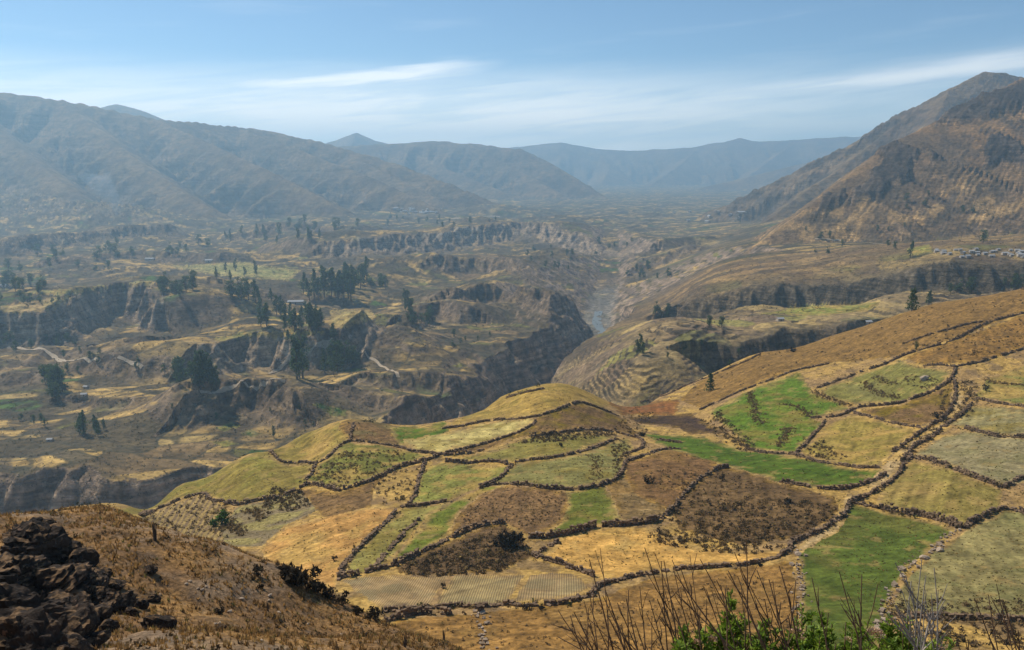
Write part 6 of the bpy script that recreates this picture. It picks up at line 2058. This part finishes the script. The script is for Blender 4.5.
stalk_clump([(558, 610, 585, 655), (574, 612, 592, 655), (584, 600, 600, 650), (606, 590, 622, 650), (600, 548, 602, 582), (590, 560, 600, 600), (616, 618, 628, 655), (603, 596, 640, 660), (590, 590, 596, 650), (640, 586, 642, 655), (652, 618, 646, 655), (628, 590, 634, 650), (570, 628, 600, 660)],
            'bare brown stalks at the left end of the viewpoint brush', 11)
stalk_clump([(645, 548, 672, 622), (655, 552, 678, 630), (663, 590, 672, 640), (672, 560, 702, 640), (690, 556, 696, 625), (700, 560, 735, 640), (676, 575, 715, 640), (664, 560, 668, 640), (712, 590, 720, 640), (735, 552, 772, 640), (730, 575, 760, 630), (746, 540, 750, 600), (757, 570, 790, 645), (770, 580, 782, 640), (780, 566, 792, 640), (686, 600, 700, 650), (720, 585, 735, 645), (650, 600, 660, 650), (741, 585, 748, 640), (706, 600, 706, 655), (764, 600, 775, 650), (695, 615, 720, 655)],
            'dense bare brown stalks left of the green shrubs', 12)
stalk_clump([(812, 578, 820, 640), (840, 572, 862, 640), (862, 575, 866, 640), (853, 600, 858, 640), (848, 592, 870, 645), (796, 600, 804, 650)],
            'bare brown stalks rising from the middle green shrubs', 13)
stalk_clump([(905, 575, 916, 632), (921, 560, 918, 620), (925, 575, 918, 625), (935, 568, 934, 618), (938, 590, 932, 650), (895, 605, 914, 640), (945, 600, 922, 640), (886, 612, 912, 645), (917, 620, 917, 655), (930, 612, 918, 640), (902, 590, 917, 640)],
            'pale grey dead branch over the corner of the big green field', 14, M_GREYTWIG, 'dead_branch', 0.006, 3.3, 3)
stalk_clump([(988, 594, 994, 650), (997, 584, 1014, 650), (1004, 600, 1018, 655), (1018, 630, 1022, 655), (968, 640, 968, 660)],
            'few thin dry stalks at the right edge', 15)

# ------------------------------------------------------------------ smoke of a field fire, then the haze
sb = hit(118, 217)
sv, sf = [], []
rg = np.random.default_rng(5)
for i in range(12):
    k = i / 11
    rad_ = 9 + 34 * k
    c_ = sb + np.array((-30 * k - 26 * k * k + 6 * math.sin(5 * k), 20 * k, 118 * k))
    for j in range(12):
        t_ = 2 * math.pi * j / 12
        rr_ = rad_ * (1 + 0.22 * math.sin(3 * t_ + 4 * k) + 0.1 * rg.normal())
        sv.append(c_ + np.array((rr_ * math.cos(t_), rr_ * math.sin(t_), 0.25 * rr_ * math.sin(t_ * 2 + k * 6))))
for i in range(11):
    for j in range(12):
        sf.append((i * 12 + j, i * 12 + (j + 1) % 12, (i + 1) * 12 + (j + 1) % 12, (i + 1) * 12 + j))
sme = bpy.data.meshes.new('smoke')
sme.from_pydata([tuple(v) for v in sv], [], sf + [tuple(range(11, -1, -1)), tuple(range(132, 144))])
smo = tag(link('smoke', sme), 'thin blue smoke plume rising at the foot of the left mountainside', kind='stuff')
sm = bpy.data.materials.new('smoke_air')
sm.use_nodes = True
for n in list(sm.node_tree.nodes):
    sm.node_tree.nodes.remove(n)
S_ = NT(sm.node_tree)
pv = S_.n('ShaderNodeVolumePrincipled')
pv.inputs['Color'].default_value = (0.75, 0.86, 1.0, 1)
pv.inputs['Density'].default_value = 0.0032
S_.l(pv.outputs[0], S_.n('ShaderNodeOutputMaterial').inputs['Volume'])
sme.materials.append(sm)


def box(name, lo, hi):
    v = np.array([(x, y, z) for x in (lo[0], hi[0]) for y in (lo[1], hi[1]) for z in (lo[2], hi[2])])
    f = np.array([(0, 1, 3, 2), (4, 6, 7, 5), (0, 4, 5, 1), (2, 3, 7, 6), (0, 2, 6, 4), (1, 5, 7, 3)])
    return link(name, mesh_np(name, v, f))


zmax = max(float(g['z'].max()) for g in (G1, G2, G3)) + 30
zmin = min(float(g['z'].min()) for g in (G1, G2, G3)) - 2
hz = box('haze', (-12500, -1500, zmin), (12500, 10800, zmax))
tag(hz, 'blue morning haze filling the valley', kind='stuff')
hm = bpy.data.materials.new('haze_air')
hm.use_nodes = True
for n in list(hm.node_tree.nodes):
    hm.node_tree.nodes.remove(n)
H = NT(hm.node_tree)
pv = H.n('ShaderNodeVolumePrincipled')
pv.inputs['Color'].default_value = (*HAZE_COLOR, 1)
pv.inputs['Density'].default_value = HAZE_DENSITY
pv.inputs['Anisotropy'].default_value = 0.35
H.l(pv.outputs[0], H.n('ShaderNodeOutputMaterial').inputs['Volume'])
hz.data.materials.append(hm)
